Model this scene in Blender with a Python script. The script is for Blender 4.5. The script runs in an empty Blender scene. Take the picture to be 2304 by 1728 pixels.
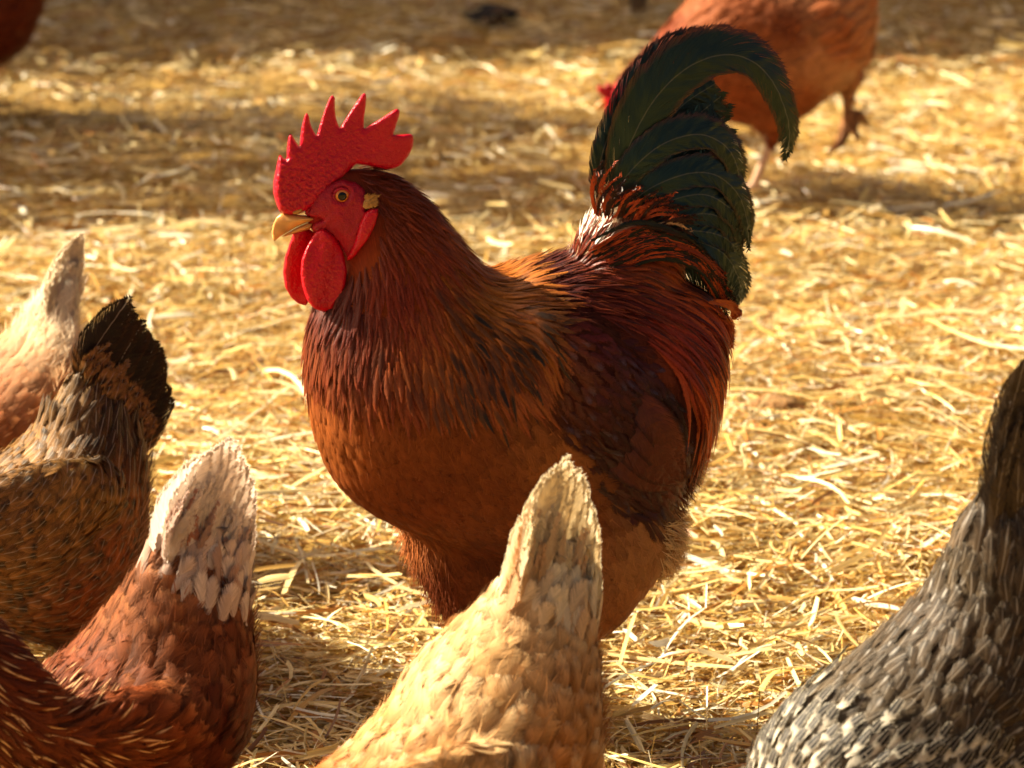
import bpy, math, random
import numpy as np
from mathutils import Vector
from mathutils.bvhtree import BVHTree
from mathutils.geometry import delaunay_2d_cdt

random.seed(7)
RNG = np.random.default_rng(11)
C = bpy.context.scene.collection
rad = math.radians

# ------------------------------------------------------------------ camera
FPX = 8000.0                       # focal length in photograph pixels (2304 wide)
TH = rad(19.5)                     # downward pitch
H = 1.607                          # lens height
cam = bpy.data.cameras.new('camera')
cam.sensor_width = 36.0
cam.lens = 36.0 * FPX / 2304
cam.clip_start, cam.clip_end = 0.1, 1000
cam.dof.use_dof = True
cam.dof.focus_distance = 3.60
cam.dof.aperture_fstop = 6.5
camo = bpy.data.objects.new('camera', cam)
C.objects.link(camo)
camo.location = (0, 0, H)
camo.rotation_euler = (rad(90) - TH, 0, 0)
bpy.context.scene.camera = camo

# ------------------------------------------------------------------ light
SUN_EL = rad(34)
SUN_AZ = math.atan2(-0.95, 0.30)     # from +Y towards +X
w = bpy.data.worlds.new('World')
bpy.context.scene.world = w
w.use_nodes = True
nt = w.node_tree
sky = nt.nodes.new('ShaderNodeTexSky')
sky.sky_type = 'NISHITA'
sky.sun_disc = False
sky.sun_elevation = SUN_EL
sky.sun_rotation = SUN_AZ
sky.air_density = 0.6
sky.dust_density = 6.0
sky.ozone_density = 0.3
bg = nt.nodes['Background']
bg.inputs['Strength'].default_value = 0.055
wm = nt.nodes.new('ShaderNodeMix'); wm.data_type = 'RGBA'; wm.blend_type = 'MULTIPLY'
wm.inputs[0].default_value = 1.0; wm.inputs[7].default_value = (1.0, .85, .66, 1)   # a dusty, warm late-afternoon sky
nt.links.new(sky.outputs[0], wm.inputs[6]); nt.links.new(wm.outputs[2], bg.inputs['Color'])
sl = bpy.data.lights.new('sun', 'SUN')
sl.energy = 5.0
sl.angle = rad(0.6)
sl.color = (1.0, 0.90, 0.68)
so = bpy.data.objects.new('sun', sl)
C.objects.link(so)
sd = Vector((-math.sin(SUN_AZ) * math.cos(SUN_EL), -math.cos(SUN_AZ) * math.cos(SUN_EL), -math.sin(SUN_EL)))
so.rotation_euler = sd.to_track_quat('-Z', 'Y').to_euler()
so.location = (-3, 4, 5)
vs = bpy.context.scene.view_settings
vs.view_transform = 'Standard'
vs.look = 'None'
vs.exposure = 1.56
vs.gamma = 1.0
bpy.context.scene.cycles.max_bounces = 6
bpy.context.scene.cycles.diffuse_bounces = 4
bpy.context.scene.cycles.glossy_bounces = 2
bpy.context.scene.cycles.transmission_bounces = 3
bpy.context.scene.cycles.transparent_max_bounces = 16

# ------------------------------------------------------------------ helpers
CAMP = np.array([0, 0, H])
FWD = np.array([0, math.cos(TH), -math.sin(TH)])
UPV = np.array([0, math.sin(TH), math.cos(TH)])
RGT = np.array([1.0, 0, 0])
ZUP = np.array([0, 0, 1.0])


def nrm(a):
    return a / np.maximum(np.linalg.norm(a, axis=-1, keepdims=True), 1e-9)


def lin(*c):
    c = np.array(c[0] if len(c) == 1 else c, float) / 255
    return np.where(c <= .04045, c / 12.92, ((c + .055) / 1.055) ** 2.4)


def sst(a, b, x):
    t = np.clip((x - a) / (b - a), 0, 1)
    return t * t * (3 - 2 * t)


class Plane:
    """vertical plane of symmetry of a bird: heading left (-X) turned psi towards the lens"""
    def __init__(s, u, v, depth, psi):
        psi = rad(psi)
        s.h = np.array([-math.cos(psi), -math.sin(psi), 0])
        s.n = np.array([math.sin(psi), -math.cos(psi), 0])
        d = FWD + RGT * (u - 1152) / FPX - UPV * (v - 864) / FPX
        s.O = CAMP + d * depth

    def P(s, u, v, side=0.0):
        u = np.asarray(u, float); v = np.asarray(v, float); side = np.asarray(side, float)
        d = FWD + RGT * ((u - 1152) / FPX)[..., None] - UPV * ((v - 864) / FPX)[..., None]
        t = ((s.O - CAMP) @ s.n + side) / (d @ s.n)
        return CAMP + d * t[..., None]

    def px(s, p):
        q = p - s.n * ((p - s.O) @ s.n)[..., None]
        r = q - CAMP
        z = r @ FWD
        return np.stack([1152 + FPX * (r @ RGT) / z, 864 - FPX * (r @ UPV) / z], -1)

    def side(s, p):
        return (p - s.O) @ s.n


def catmull(pts, n):
    pts = np.array(pts, float)
    if len(pts) < 3:
        t = np.linspace(0, 1, n)[:, None]
        return pts[0] * (1 - t) + pts[-1] * t
    P = np.vstack([2 * pts[0] - pts[1], pts, 2 * pts[-1] - pts[-2]])
    m = len(pts) - 1
    out = []
    for x in np.linspace(0, m - 1e-6, n):
        i = int(x); t = x - i
        a, b, c, d = P[i:i + 4]
        out.append(.5 * ((2 * b) + (c - a) * t + (2 * a - 5 * b + 4 * c - d) * t * t + (-a + 3 * b - 3 * c + d) * t ** 3))
    return np.array(out)


class Acc:
    def __init__(s):
        s.v = []; s.f = []; s.c = []; s.w = []; s.e = []; s.n = 0

    def add(s, v, f, c=None, w=None, e=None):
        v = np.asarray(v, float).reshape(-1, 3)
        s.v.append(v); s.f.append(np.asarray(f, np.int64).reshape(-1, 4) + s.n)
        s.c.append(np.zeros((len(v), 3)) + (c if c is not None else .5))
        s.w.append(np.zeros((len(v), 3)) + (w if w is not None else 0.))
        s.e.append(np.zeros(len(v)) + (e if e is not None else 0.))
        s.n += len(v)

    def build(s, name, mat, parent=None):
        v = np.concatenate(s.v); f = np.concatenate(s.f)
        c = np.concatenate(s.c); w = np.concatenate(s.w); e = np.concatenate(s.e)
        return mesh_obj(name, v, f, mat, parent, np.hstack([c, e[:, None]]), w)


def mesh_obj(name, v, f, mat, parent=None, c=None, w=None, smooth=True):
    """f: quads (n,4); a quad whose last two corners agree is a triangle"""
    tri = f[:, 2] == f[:, 3]
    loops = np.where(np.repeat(tri, 4) & (np.tile([0, 0, 0, 1], len(f)) == 1), -1, f.reshape(-1))
    keep = loops >= 0
    tot = np.where(tri, 3, 4)
    start = np.concatenate([[0], np.cumsum(tot)[:-1]])
    me = bpy.data.meshes.new(name)
    me.vertices.add(len(v)); me.vertices.foreach_set('co', v.astype(np.float32).ravel())
    lo = loops[keep].astype(np.int32)
    me.loops.add(len(lo)); me.loops.foreach_set('vertex_index', lo)
    me.polygons.add(len(f)); me.polygons.foreach_set('loop_start', start.astype(np.int32))
    me.polygons.foreach_set('use_smooth', np.full(len(f), smooth))
    if c is not None:
        a = me.attributes.new('Col', 'FLOAT_COLOR', 'POINT')
        a.data.foreach_set('color', c.astype(np.float32).ravel())
    if w is not None:
        a = me.attributes.new('fuv', 'FLOAT_VECTOR', 'POINT')
        a.data.foreach_set('vector', w.astype(np.float32).ravel())
    me.update(calc_edges=True)
    me.validate()
    o = bpy.data.objects.new(name, me)
    C.objects.link(o)
    if mat:
        me.materials.append(mat)
    if parent:
        o.parent = parent
    return o


def tag(o, label=None, cat=None, group=None, kind=None):
    if label: o['label'] = label
    if cat: o['category'] = cat
    if group: o['group'] = group
    if kind: o['kind'] = kind
    return o


def tube(rings, closed_caps=True):
    """rings (m,k,3) -> verts, quads, capped with a point at each end"""
    m, k, _ = rings.shape
    v = rings.reshape(-1, 3)
    i = np.arange(m - 1)[:, None] * k; j = np.arange(k)[None]
    f = np.stack([i + j, i + (j + 1) % k, i + k + (j + 1) % k, i + k + j], -1).reshape(-1, 4)
    c0, c1 = rings[0].mean(0), rings[-1].mean(0)
    v = np.vstack([v, c0, c1])
    a = m * k; jj = np.arange(k)
    f0 = np.stack([(jj + 1) % k, jj, np.full(k, a), np.full(k, a)], -1)
    b = (m - 1) * k
    f1 = np.stack([b + jj, b + (jj + 1) % k, np.full(k, a + 1), np.full(k, a + 1)], -1)
    return v, np.vstack([f, f0, f1])


def loft(pl, st, n=40, k=36, trim=.0035):
    """st: (Ax,Ay,Bx,By,halfwidth,side); A dorsal, B ventral, in photograph pixels of the plane"""
    st = catmull([tuple(s) + (0,) * (6 - len(s)) for s in st], n)
    A = pl.P(st[:, 0], st[:, 1], st[:, 5]); B = pl.P(st[:, 2], st[:, 3], st[:, 5])
    c = (A + B) / 2; r = (A - B) / 2
    # a wide ring seen obliquely shows larger than its section line: keep the outline where it was drawn
    ns = np.array([pl.n @ RGT, pl.n @ UPV]); rs = np.stack([r @ RGT, r @ UPV], -1)
    R_ = np.linalg.norm(rs, axis=-1); kk = np.abs((nrm(rs) * ns).sum(-1)) * st[:, 4]
    r = r * (np.sqrt(np.maximum(R_ ** 2 - kk ** 2, (.45 * R_) ** 2)) / np.maximum(R_, 1e-6) * np.clip(1 - trim / np.maximum(R_, 1e-6), .6, 1))[:, None]
    ph = np.linspace(0, 2 * math.pi, k, endpoint=False)
    wd = np.maximum(st[:, 4], .001)
    rings = c[:, None] + r[:, None] * np.cos(ph)[None, :, None] + pl.n * (wd[:, None] * np.sin(ph)[None])[..., None]
    return tube(rings)


def round_tube(pts, radii, n=None, k=10):
    n = n or len(pts) * 4
    q = catmull([tuple(p) + (r,) for p, r in zip(pts, radii)], n)
    p, r = q[:, :3], q[:, 3]
    t = nrm(np.gradient(p, axis=0))
    ref = np.where(np.abs(t @ ZUP)[:, None] > .9, np.array([[1.0, 0, 0]]), ZUP[None])
    a = nrm(np.cross(t, ref)); b = np.cross(t, a)
    ph = np.linspace(0, 2 * math.pi, k, endpoint=False)
    return tube(p[:, None] + (a[:, None] * np.cos(ph)[None, :, None] + b[:, None] * np.sin(ph)[None, :, None]) * r[:, None, None])


def idw(ctrl, q, p=3.0):
    """ctrl (m,2+k) control points in pixels, q (n,2)"""
    ctrl = np.asarray(ctrl, float)
    d = np.linalg.norm(q[:, None] - ctrl[None, :, :2], axis=-1) + 1
    wgt = d ** -p
    wgt /= wgt.sum(1, keepdims=True)
    return wgt @ ctrl[:, 2:]


def inpoly(poly, q):
    poly = np.asarray(poly, float)
    x, y = q[:, 0], q[:, 1]
    r = np.zeros(len(q), bool)
    j = len(poly) - 1
    for i in range(len(poly)):
        xi, yi = poly[i]; xj, yj = poly[j]
        cnd = ((yi > y) != (yj > y)) & (x < (xj - xi) * (y - yi) / (yj - yi + 1e-12) + xi)
        r ^= cnd
        j = i
    return r


# ------------------------------------------------------------------ materials
def new_mat(name):
    m = bpy.data.materials.new(name)
    m.use_nodes = True
    n = m.node_tree.nodes; l = m.node_tree.links
    return m, n, l, n['Principled BSDF'], n['Material Output']


def node(n, t, **kw):
    x = n.new(t)
    for k, v in kw.items():
        setattr(x, k, v)
    return x


def mix_rgb(n, l, blend, fac, a, b):
    m = n.new('ShaderNodeMix'); m.data_type = 'RGBA'; m.blend_type = blend
    for sock, val in ((m.inputs[0], fac), (m.inputs[6], a), (m.inputs[7], b)):
        if hasattr(val, 'is_linked'):
            l.new(val, sock)
        elif isinstance(val, (int, float)):
            sock.default_value = val
        else:
            sock.default_value = tuple(val) + (1,) * (4 - len(val))
    return m.outputs[2]


def math_n(n, l, op, a, b=None, c=None):
    m = n.new('ShaderNodeMath'); m.operation = op
    for i, val in enumerate((a, b, c)):
        if val is None: continue
        if hasattr(val, 'is_linked'): l.new(val, m.inputs[i])
        else: m.inputs[i].default_value = val
    return m.outputs[0]


def feather_mat(name, rough=.5, spec=.35, trans=.25, barb=.35, sheen=0., tint=None, freq=620., cross=70., shaft=0., fray=.36):
    m, n, l, bs, out = new_mat(name)
    col = node(n, 'ShaderNodeAttribute', attribute_name='Col').outputs['Color']
    uv = node(n, 'ShaderNodeAttribute', attribute_name='fuv')
    sep = n.new('ShaderNodeSeparateXYZ'); l.new(uv.outputs['Vector'], sep.inputs[0])
    ax = math_n(n, l, 'ABSOLUTE', sep.outputs[0])
    b = math_n(n, l, 'SUBTRACT', sep.outputs[1], math_n(n, l, 'MULTIPLY', ax, 1.5))
    cb = n.new('ShaderNodeCombineXYZ')
    l.new(math_n(n, l, 'MULTIPLY', b, freq), cb.inputs[0])
    l.new(math_n(n, l, 'MULTIPLY', sep.outputs[0], cross), cb.inputs[1])
    l.new(math_n(n, l, 'MULTIPLY', sep.outputs[2], 37.0), cb.inputs[2])
    ns = n.new('ShaderNodeTexNoise'); ns.inputs['Scale'].default_value = 1.0
    ns.inputs['Detail'].default_value = 3.0; ns.inputs['Roughness'].default_value = .6
    l.new(cb.outputs[0], ns.inputs['Vector'])
    mr = n.new('ShaderNodeMapRange')
    mr.inputs[1].default_value = .3; mr.inputs[2].default_value = .7
    mr.inputs[3].default_value = 1 - barb; mr.inputs[4].default_value = 1 + barb
    l.new(ns.outputs[0], mr.inputs[0])
    c2 = n.new('ShaderNodeVectorMath'); c2.operation = 'SCALE'
    l.new(col, c2.inputs[0]); l.new(mr.outputs[0], c2.inputs['Scale'])
    colout = c2.outputs[0]
    if shaft:
        sh = n.new('ShaderNodeMapRange'); sh.inputs[1].default_value = .0003; sh.inputs[2].default_value = .0009
        sh.inputs[3].default_value = shaft; sh.inputs[4].default_value = 0
        l.new(ax, sh.inputs[0])
        colout = mix_rgb(n, l, 'MIX', sh.outputs[0], colout, (.55, .46, .36))
    l.new(colout, bs.inputs['Base Color'])
    bs.inputs['Roughness'].default_value = rough
    bs.inputs['Specular IOR Level'].default_value = spec
    if sheen:
        bs.inputs['Sheen Weight'].default_value = sheen
        bs.inputs['Sheen Roughness'].default_value = .4
    bp = n.new('ShaderNodeBump'); bp.inputs['Strength'].default_value = .5; bp.inputs['Distance'].default_value = .0008
    l.new(ns.outputs[0], bp.inputs['Height']); l.new(bp.outputs[0], bs.inputs['Normal'])
    if tint:
        # structural colour: blue-green sheen that shifts with the viewing angle
        lw = n.new('ShaderNodeLayerWeight'); lw.inputs[0].default_value = .35
        tc = mix_rgb(n, l, 'MIX', lw.outputs[1], tint[0], tint[1])
        l.new(tc, bs.inputs['Specular Tint'])
    if fray:
        al = node(n, 'ShaderNodeAttribute', attribute_name='Col').outputs['Alpha']
        cb2 = n.new('ShaderNodeCombineXYZ')
        l.new(math_n(n, l, 'MULTIPLY', b, 1500.), cb2.inputs[0])
        l.new(math_n(n, l, 'MULTIPLY', sep.outputs[0], 60.), cb2.inputs[1])
        l.new(math_n(n, l, 'MULTIPLY', sep.outputs[2], 91.0), cb2.inputs[2])
        n2 = n.new('ShaderNodeTexNoise'); n2.inputs['Scale'].default_value = 1.0; n2.inputs['Detail'].default_value = 1.0
        l.new(cb2.outputs[0], n2.inputs['Vector'])
        t_ = math_n(n, l, 'MULTIPLY_ADD', al, fray, .28)           # edge factor against barb noise
        t_ = math_n(n, l, 'SUBTRACT', n2.outputs[0], t_)
        a_ = math_n(n, l, 'MULTIPLY_ADD', t_, 14., .5); 
        mrA = n.new('ShaderNodeClamp'); l.new(a_, mrA.inputs[0])
        gt = math_n(n, l, 'LESS_THAN', al, .02)
        l.new(math_n(n, l, 'MAXIMUM', mrA.outputs[0], gt), bs.inputs['Alpha'])
    if trans:
        tr = n.new('ShaderNodeBsdfTranslucent'); l.new(colout, tr.inputs[0])
        mx = n.new('ShaderNodeMixShader'); mx.inputs[0].default_value = trans
        l.new(bs.outputs[0], mx.inputs[1])
        if fray:
            tp = n.new('ShaderNodeBsdfTransparent'); m2 = n.new('ShaderNodeMixShader')
            l.new(math_n(n, l, 'MAXIMUM', mrA.outputs[0], gt), m2.inputs[0]); l.new(tp.outputs[0], m2.inputs[1]); l.new(tr.outputs[0], m2.inputs[2])
            l.new(m2.outputs[0], mx.inputs[2])
        else:
            l.new(tr.outputs[0], mx.inputs[2])
        l.new(mx.outputs[0], out.inputs['Surface'])
    return m


def skin_mat(name, col, col2, rough=.4, bump=.0012, scale=420., sss=.35, spec=.5):
    m, n, l, bs, out = new_mat(name)
    tc = n.new('ShaderNodeTexCoord')
    v = n.new('ShaderNodeTexVoronoi'); v.inputs['Scale'].default_value = scale
    l.new(tc.outputs['Object'], v.inputs['Vector'])
    ns = n.new('ShaderNodeTexNoise'); ns.inputs['Scale'].default_value = 60
    ns.inputs['Detail'].default_value = 4
    l.new(tc.outputs['Object'], ns.inputs['Vector'])
    c = mix_rgb(n, l, 'MIX', ns.outputs[0], col, col2)
    l.new(c, bs.inputs['Base Color'])
    bs.inputs['Roughness'].default_value = rough
    bs.inputs['Specular IOR Level'].default_value = spec
    bs.inputs['Subsurface Weight'].default_value = sss
    bs.inputs['Subsurface Radius'].default_value = (1, .15, .08)
    bs.inputs['Subsurface Scale'].default_value = .006
    bp = n.new('ShaderNodeBump'); bp.inputs['Strength'].default_value = .8
    bp.inputs['Distance'].default_value = bump; bp.invert = True
    l.new(v.outputs['Distance'], bp.inputs['Height'])
    bp2 = n.new('ShaderNodeBump'); bp2.inputs['Strength'].default_value = .25
    bp2.inputs['Distance'].default_value = bump * 2
    l.new(ns.outputs[0], bp2.inputs['Height']); l.new(bp.outputs[0], bp2.inputs['Normal'])
    l.new(bp2.outputs[0], bs.inputs['Normal'])
    return m


def plain_mat(name, col, rough=.5, noise=.25, scale=80., bump=.0005, spec=.4, sss=0):
    m, n, l, bs, out = new_mat(name)
    tc = n.new('ShaderNodeTexCoord')
    ns = n.new('ShaderNodeTexNoise'); ns.inputs['Scale'].default_value = scale; ns.inputs['Detail'].default_value = 5
    l.new(tc.outputs['Object'], ns.inputs['Vector'])
    mr = n.new('ShaderNodeMapRange'); mr.inputs[1].default_value = .25; mr.inputs[2].default_value = .75
    mr.inputs[3].default_value = 1 - noise; mr.inputs[4].default_value = 1 + noise
    l.new(ns.outputs[0], mr.inputs[0])
    c = n.new('ShaderNodeVectorMath'); c.operation = 'SCALE'; c.inputs[0].default_value = tuple(col)
    l.new(mr.outputs[0], c.inputs['Scale'])
    l.new(c.outputs[0], bs.inputs['Base Color'])
    bs.inputs['Roughness'].default_value = rough
    bs.inputs['Specular IOR Level'].default_value = spec
    bs.inputs['Subsurface Weight'].default_value = sss
    bs.inputs['Subsurface Scale'].default_value = .004
    bp = n.new('ShaderNodeBump'); bp.inputs['Distance'].default_value = bump
    l.new(ns.outputs[0], bp.inputs['Height']); l.new(bp.outputs[0], bs.inputs['Normal'])
    return m


M = {}
M['feather'] = feather_mat('feather_soft', rough=.6, spec=.12, trans=.12, barb=.24)
M['hackle'] = feather_mat('feather_glossy', rough=.42, spec=.25, trans=.12, barb=.22, freq=300., cross=500.)
M['tail'] = feather_mat('feather_iridescent', rough=.30, spec=1.0, trans=.03, barb=.5, tint=((.3, .5, .46), (.6, .65, .7)), shaft=.10, freq=420., fray=.3)
M['pale'] = feather_mat('feather_pale', rough=.6, spec=.15, trans=.5, barb=.16, shaft=.12)
M['speck'] = feather_mat('feather_speckled', rough=.5, spec=.2, trans=.12, barb=.4, shaft=.3)
M['fluff'] = feather_mat('feather_fluff', rough=.7, spec=.1, trans=.3, barb=.15, fray=0)
M['comb'] = skin_mat('comb_skin', lin(198, 0, 42), lin(176, 0, 32), rough=.36, spec=.35, bump=.0007, scale=480)
M['wattle'] = skin_mat('wattle_skin', lin(202, 0, 32), lin(180, 0, 22), rough=.36, spec=.35, scale=420., bump=.0006)
M['face'] = skin_mat('face_skin', lin(180, 2, 36), lin(136, 0, 24), rough=.46, spec=.35, scale=620., bump=.0006)
M['beak'] = plain_mat('beak_horn', lin(214, 158, 88), rough=.32, noise=.3, scale=60, sss=.15)
M['ear'] = plain_mat('ear_tuft', lin(176, 132, 72), rough=.8, noise=.3, scale=300)
M['iris'] = plain_mat('iris_amber', lin(196, 112, 22), rough=.1, noise=.3, scale=300, spec=.8)
M['pupil'] = plain_mat('pupil_black', (.002, .0015, .0015), rough=.12, noise=.1, bump=0, spec=.35)


# ------------------------------------------------------------------ bird kit
class Bird:
    def __init__(s, pl, name, parts, flow=None, voxel=.0045, smooth=8):
        """parts: list of (verts, quads) closed shells, unioned into one continuous body"""
        s.pl = pl
        a = Acc()
        for v, f in parts:
            a.add(v, f)
        o = a.build(name, None)
        md = o.modifiers.new('r', 'REMESH'); md.mode = 'VOXEL'; md.voxel_size = voxel
        ms = o.modifiers.new('s', 'SMOOTH'); ms.factor = .5; ms.iterations = smooth
        dg = bpy.context.evaluated_depsgraph_get()
        me = bpy.data.meshes.new_from_object(o.evaluated_get(dg))
        o.modifiers.clear()
        old = o.data; o.data = me; bpy.data.meshes.remove(old)
        me.name = name
        s.o = o; s.me = me
        nv = len(me.vertices)
        s.v = np.empty(nv * 3); me.vertices.foreach_get('co', s.v); s.v = s.v.reshape(-1, 3)
        s.polys = [tuple(p.vertices) for p in me.polygons]
        me.polygons.foreach_set('use_smooth', np.ones(len(me.polygons), bool))
        s.bvh = BVHTree.FromPolygons([tuple(x) for x in s.v], s.polys)
        nf = len(s.polys)
        s.fc = np.empty(nf * 3); me.polygons.foreach_get('center', s.fc); s.fc = s.fc.reshape(-1, 3)
        s.fn = np.empty(nf * 3); me.polygons.foreach_get('normal', s.fn); s.fn = s.fn.reshape(-1, 3)
        s.fa = np.empty(nf); me.polygons.foreach_get('area', s.fa)
        s.fpx = pl.px(s.fc)
        s.flow = np.array(flow, float)

    def colour(s, ctrl, mat, extra=None):
        q = s.pl.px(s.v)
        c = idw([tuple(k[:2]) + tuple(lin(k[2:5])) for k in ctrl], q, 3)
        c = c * (.9 + .2 * RNG.random((len(c), 1))) * GAIN['v']
        if extra is not None:
            c = extra(s.v, q, c)
        a = s.me.attributes.new('Col', 'FLOAT_COLOR', 'POINT')
        a.data.foreach_set('color', np.hstack([c, np.zeros((len(c), 1))]).astype(np.float32).ravel())
        a = s.me.attributes.new('fuv', 'FLOAT_VECTOR', 'POINT')
        a.data.foreach_set('vector', s.v.astype(np.float32).ravel())
        s.me.materials.clear(); s.me.materials.append(mat)

    def dirs(s, p, flow=None):
        q = s.pl.px(p)
        fl = s.flow if flow is None else np.array(flow, float)
        fl = fl.copy(); fl[:, 2:] = nrm(fl[:, 2:])
        d = nrm(idw(fl, q, 3)) * 6
        sd = s.pl.side(p)
        a = s.pl.P(q[:, 0], q[:, 1], sd); b = s.pl.P(q[:, 0] + d[:, 0], q[:, 1] + d[:, 1], sd)
        return nrm(b - a)

    def roots(s, mask, spacing, cap=20000):
        idx = np.nonzero(mask)[0]
        area = s.fa[idx].sum()
        n = int(min(cap * 4, area / spacing ** 2 * 5)) + 10
        pick = RNG.choice(idx, n, p=s.fa[idx] / area)
        pts = s.fc[pick] + (RNG.random((n, 3)) - .5) * np.sqrt(s.fa[pick])[:, None]
        grid = {}; out = []
        for i, p in enumerate(pts):
            k = (int(p[0] // spacing), int(p[1] // spacing), int(p[2] // spacing))
            ok = True
            for dx in (-1, 0, 1):
                for dy in (-1, 0, 1):
                    for dz in (-1, 0, 1):
                        for j in grid.get((k[0] + dx, k[1] + dy, k[2] + dz), ()):
                            if ((pts[j] - p) ** 2).sum() < spacing ** 2:
                                ok = False; break
                        if not ok: break
                    if not ok: break
                if not ok: break
            if ok:
                grid.setdefault(k, []).append(i); out.append(i)
            if len(out) >= cap: break
        return pts[out], s.fn[pick[out]]

    def march(s, p, n, length, L, lift=.004, base=.0008, cling=(1., .8), flow=None, jit=.15, stiff=.5, droop=0.):
        N = len(p)
        length = np.broadcast_to(length, (N,))
        t = s.dirs(p, flow)
        t = nrm(t - n * (t * n).sum(1, keepdims=True))
        b = np.cross(n, t)
        t = nrm(t + b * (RNG.normal(0, jit, (N, 1))))
        lf = lift * (.6 + .8 * RNG.random(N))
        P_ = [p + n * base]; N_ = [n]
        cur = P_[0].copy(); nn = n.copy()
        ds = (length / L)[:, None]
        bias = RNG.normal(0, jit * .6, (N, 1))
        for i in range(1, L + 1):
            f = i / L
            c = cling[0] * (1 - f) + cling[1] * f
            pf = cur + t * ds
            q = np.empty((N, 3)); qn = np.empty((N, 3))
            for j in range(N):
                loc, no, _, _ = s.bvh.find_nearest(pf[j])
                q[j] = loc; qn[j] = no
            on = q + qn * (base + lf * f)[:, None]
            new = pf * (1 - c) + on * c
            nn = nrm(nn * .35 + qn * (.65 * c + .01))
            tn = nrm(new - cur)
            fl = s.dirs(new, flow)
            fl = nrm(fl - nn * (fl * nn).sum(1, keepdims=True))
            t = nrm(tn * stiff + fl * (1 - stiff) + np.cross(nn, fl) * bias - ZUP * droop * f)
            cur = new
            P_.append(new); N_.append(nn)
        return np.stack(P_, 1), np.stack(N_, 1)


def ribbons(acc, P, N, width, prof, cols=5, camber=.25, ragged=.08, colf=None, sweep=.15, roll=.15, edge=1.):
    """P,N (n,L+1,3); width (n,); prof (L+1,) half width factor; colf(u,v,i)->(n,L+1,cols,3)"""
    n, L1, _ = P.shape
    T = nrm(np.gradient(P, axis=1))
    B = nrm(np.cross(N, T))
    rl = RNG.normal(0, roll, (n, 1, 1))
    Nn = nrm(N * np.cos(rl) + B * np.sin(rl)); B = nrm(B * np.cos(rl) - N * np.sin(rl))
    u = np.linspace(-1, 1, cols)
    hw = (np.asarray(width)[:, None] * prof[None] * .5)                       # n,L1
    ed = 1 + RNG.normal(0, ragged, (n, L1, cols)) * (np.abs(u) > .9)
    off = hw[..., None] * u * ed
    V = P[:, :, None] + B[:, :, None] * off[..., None] - Nn[:, :, None] * (camber * hw[..., None] * u ** 2)[..., None]
    seg = np.linalg.norm(P[:, -1] - P[:, -2], axis=-1)
    fwd = sweep * hw[..., None] * np.abs(u) ** 1.3
    tip = np.zeros((n, L1, cols)); tip[:, -1] = -RNG.random((n, cols)) * seg[:, None] * .8 * (ragged > 0)
    V = V + T[:, :, None] * (fwd + tip)[..., None]
    d = np.concatenate([np.zeros((n, 1)), np.cumsum(np.linalg.norm(np.diff(P, axis=1), axis=-1), 1)], 1)
    rnd = RNG.random(n)
    W = np.stack([off, np.broadcast_to(d[..., None], off.shape), np.broadcast_to(rnd[:, None, None], off.shape)], -1)
    vv = np.linspace(0, 1, L1)
    col = colf(u[None, None, :], vv[None, :, None], rnd[:, None, None])
    col = np.broadcast_to(col, (n, L1, cols, 3))
    i = np.arange(n)[:, None, None] * L1 * cols; a = np.arange(L1 - 1)[None, :, None] * cols; b = np.arange(cols - 1)[None, None]
    q = i + a + b
    F = np.stack([q, q + 1, q + cols + 1, q + cols], -1).reshape(-1, 4)
    E = np.maximum(np.abs(u)[None, :] ** 2, sst(.72, 1.0, vv)[:, None]) * edge
    E = np.broadcast_to(E[None], (n, L1, cols))
    acc.add(V.reshape(-1, 3), F, col.reshape(-1, 3), W.reshape(-1, 3), E.reshape(-1))


def strands(acc, b, mask, spacing, length, ctrl, width=.0009, lift=.006, cling=(1, .75), jit=.2, var=.14, L=5, gain=1.05, flow=None, white=0.):
    """fine silky barbs lying over the feathers"""
    p, n = b.roots(mask, spacing, 30000)
    P_, N_ = b.march(p, n, length * (.6 + .8 * RNG.random(len(p))), L, lift=lift, base=.002, cling=cling, jit=jit, flow=flow)
    px = b.pl.px(p)
    c = field(ctrl, px, var) * gain
    cl = .5 + .5 * np.sin(px[:, 0] * .11 + 3 * np.sin(px[:, 1] * .05)) * np.sin(px[:, 1] * .13 + 2 * np.sin(px[:, 0] * .04))
    c = c * (.8 + .4 * cl[:, None])
    ribbons(acc, P_, N_, np.full(len(p), width), prof_lance(L, .3), 3, ragged=0, edge=0, colf=lambda u, v, r: c[:, None, None] * (1 + 0 * u[..., None] + 0 * v[..., None]))


def prof_round(L, k=.35, e=5):
    v = np.linspace(0, 1, L + 1)
    return np.maximum((.25 + .75 * np.minimum(v / .5, 1) ** k) * np.sqrt(np.maximum(1 - v ** e, .0)), .06)


def prof_lance(L, peak=.35):
    v = np.linspace(0, 1, L + 1)
    a = sst(0, peak, v) * .7 + .3
    return np.maximum(a * (1 - sst(peak, 1.08, v)), .05)


GAIN = {'v': 1.0}          # reflectance of the bird being built


def field(ctrl, root, var=.12):
    c = idw([tuple(k[:2]) + tuple(lin(k[2:5])) for k in ctrl], root, 3)
    g = 1 + RNG.normal(0, var, (len(c), 1))
    return np.maximum(c * g * GAIN['v'], .0005)


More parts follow.
